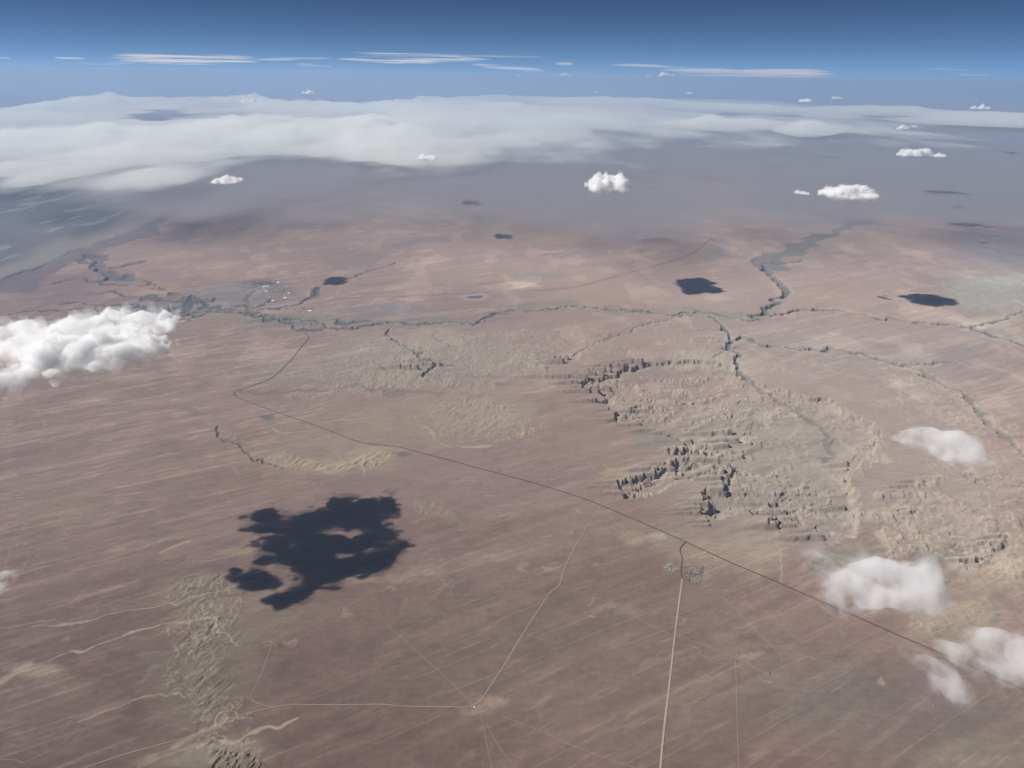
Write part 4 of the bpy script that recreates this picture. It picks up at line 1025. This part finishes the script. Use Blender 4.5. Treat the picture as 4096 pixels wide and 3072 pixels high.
hole = ss(1.5, .4, np.hypot((U - 640) / 320, (V_ - 466 + (U - 640) * .03) / 44) + .5 * fbm(X / 12, Y / 20, 4, 41))
hole = np.maximum(hole, .5 * ss(1.4, .4, np.hypot((U - 300) / 220, (V_ - 478) / 12) + .5 * fbm(X / 12, Y / 20, 4, 43)))
hole = np.maximum(hole, .6 * ss(1.5, .4, np.hypot((U - 1150) / 330, (V_ - 655) / 40)))
T = 2.3 * e * np.clip(body, .12, 2) * dens * (1 - hole)
band = np.maximum.reduce([ss(1.3, .2, np.hypot((U - a) / w, (V_ - b - (U - a) * t) / h) + .35 * fbm(X / 9, Y / 30, 5, 51 + i))
                          for i, (a, b, w, h, t) in enumerate([(3000, 437, 420, 9, .035), (3500, 447, 340, 11, .02), (3950, 478, 300, 22, .03), (3240, 523, 150, 13, 0), (2500, 412, 330, 9, .02), (2020, 440, 110, 9, 0), (2900, 500, 260, 10, .02), (1700, 470, 200, 10, .02)])])
T = T + 1.5 * band * np.interp(U, [1500, 2600], [.3, 1])
T = np.where(T > .008, T, 0)
SMOKE = cloud_mat('smoke_pall', .62, 0.008, (.985, .985, .955))
tag(sheet('smoke', X, Y, ZS, T * (.75 + .30 * fbm(X / 3.2, Y / 6.5, 5, 37)), T * .5, SMOKE), kind='stuff')
# the lower, thinner veil that hangs from the pall towards the plain
ZV = 2.4
X, Y = fan(-56, 56, 480, 34, 330, 320)
U, V_ = pix(X, Y, ZV)
near = np.interp(U, xs, [700, 700, 690, 720, 770, 840, 860, 850, 860, 850, 860, 880, 900, 900, 880, 860, 850])
edge = fbm(X / 8, Y / 14, 6, 61)
e = ss(-1.2, 4.2, (near + 30 - V_) / 60 + 1.1 * edge) * ss(-20, 25, V_ - np.interp(U, [0, 900, 2000, 3000, 4096], [600, 560, 490, 440, 470]))
T = e * np.clip(.75 + .65 * fbm(X / 14, Y / 18, 5, 63), .12, 2)
T = np.where(T > .02, T, 0)
VEIL = cloud_mat('shaded_smoke_veil', 1.0, 0.004, (.47, .455, .475))  # thin smoke, its grey darkened to stand in for shade below the pall
tag(sheet('shaded_smoke_veil', X, Y, ZV, T * .5, T * .4, VEIL), kind='stuff')

CIRRUS = cloud_mat('ice_cloud', 0.22, 0.02)
G2 = 'thin high streak clouds above the horizon'
def largest(on):
    """keep only the largest connected patch of a mask"""
    lab = np.zeros(on.shape, int); best, nb, k = 0, 0, 0
    for a, b in np.argwhere(on):
        if lab[a, b]: continue
        k += 1; st = [(a, b)]; lab[a, b] = k; c = 0
        while st:
            p, q = st.pop(); c += 1
            for u, v in ((p + 1, q), (p - 1, q), (p, q + 1), (p, q - 1)):
                if 0 <= u < on.shape[0] and 0 <= v < on.shape[1] and on[u, v] and not lab[u, v]:
                    lab[u, v] = k; st.append((u, v))
        if c > nb: best, nb = k, c
    return lab == best
def cirrus(x0, y0, x1, y1, h, strength, seed, label, z=14.2):
    pad = 40
    a0 = math.degrees(math.atan2(*at(x0 - pad, 240, z))); a1 = math.degrees(math.atan2(*at(x1 + pad, 240, z)))
    mid = (y0 + y1) / 2
    rows = [at(2048 if False else (x0 + x1) / 2, v, z) for v in (min(y0, y1) - h * 1.6, min(max(y0, y1) + h * 1.6, HOR + ROLL * ((x0 + x1) / 2 - 2048) - 9))]
    r = sorted(math.hypot(*p) for p in rows)
    X, Y = fan(a0, a1, int(60 + (x1 - x0) / 5), r[0] * .9, min(r[1] * 1.15, 1500), 110)
    U, V_ = pix(X, Y, z)
    t = (U - x0) / (x1 - x0)
    c = y0 + (y1 - y0) * t
    q = math.hypot(X.mean(), Y.mean()) * .02
    n = fbm(X / (q * 4), Y / (q * 5), 5, seed)
    d = np.hypot((t - .5) / .5, 0) ** 2
    m = ss(1.25, -.1, np.abs(V_ - c) / (h * (.35 + .65 * np.sqrt(np.clip(1 - d, 0, 1)))) + .8 * n) * ss(1.0, .3, d + .3 * fbm(X / (q * 3), Y / (q * 3), 4, seed + 3))
    T = m * np.clip(.5 + .8 * fbm(X / (q * 2.5), Y / (q * 3), 5, seed + 7), .0, 2) * strength
    T = np.where(T > .015, T, 0)
    if T.max() <= 0: return
    T = np.where(largest(T > 0), T, 0)
    o = sheet('streak_cloud', X, Y, z, T * .09, T * .05, CIRRUS)
    tag(o, label, 'cloud', G2)
cirrus(440, 231, 1060, 243, 19, 1.9, 71, 'long white streak cloud, boldest of the streaks at upper left')
cirrus(210, 233, 340, 237, 7, .7, 72, 'short thin streak cloud left of the boldest streak')
cirrus(290, 253, 570, 252, 4, .5, 73, 'thin faint streak cloud just under the boldest streak')
cirrus(1170, 258, 1330, 268, 6, .7, 74, 'small sloping streak cloud between the two long white ones')
cirrus(-20, 234, 50, 234, 5, .6, 75, 'tiny streak of cloud cut by the left edge of the sky')
cirrus(1360, 209, 2180, 228, 5, .9, 76, 'thinnest and highest long streak cloud at the centre of the sky')
cirrus(1340, 236, 1960, 238, 15, 1.6, 77, 'broad pale streak cloud at centre under the highest thin one')
cirrus(1880, 257, 2180, 284, 11, .9, 78, 'sloping double streak cloud at centre right of the broad one')
cirrus(1000, 236, 1340, 232, 6, .5, 79, 'faint streak cloud joining the bold left one to the centre')
cirrus(2215, 250, 2300, 254, 6, .6, 80, 'small soft streak cloud alone right of centre')
cirrus(2430, 256, 3000, 285, 7, .7, 81, 'faint upper streak above the widest pale cloud at right')
cirrus(2620, 285, 3340, 300, 20, 1.4, 82, 'widest pale smooth streak cloud at right just above the horizon')
cirrus(3260, 322, 4150, 340, 8, 1.1, 83, 'long pale streak running along the horizon to the right edge', z=13.9)
cirrus(3820, 296, 3970, 298, 6, .6, 84, 'short soft streak cloud near the right edge of the sky')
cirrus(3700, 273, 3900, 280, 4, .35, 85, 'faintest short streak at right above the short soft one')
# ------------------------------------------------------------------ the air
def haze_box():
    x0, x1, y0, y1, z0, z1 = -4100, 4100, -600, 4600, -1.4, 12.2
    V = [(x, y, z) for x in (x0, x1) for y in (y0, y1) for z in (z0, z1)]
    F = [(0, 1, 3, 2), (4, 6, 7, 5), (0, 4, 5, 1), (2, 3, 7, 6), (0, 2, 6, 4), (1, 5, 7, 3)]
    m, nt, out = nodes('haze_air')
    v = add(nt, 'ShaderNodeVolumePrincipled', Density=HAZE_DENSITY, Anisotropy=0.1)
    v.inputs['Color'].default_value = (*HAZE_COLOR, 1)
    nt.links.new(v.outputs[0], out.inputs['Volume'])
    o = link('haze', quick_mesh('haze', V, F, smooth=False), m)
    tag(o, 'pale bluish haze filling the air over the desert', kind='stuff')
haze_box()
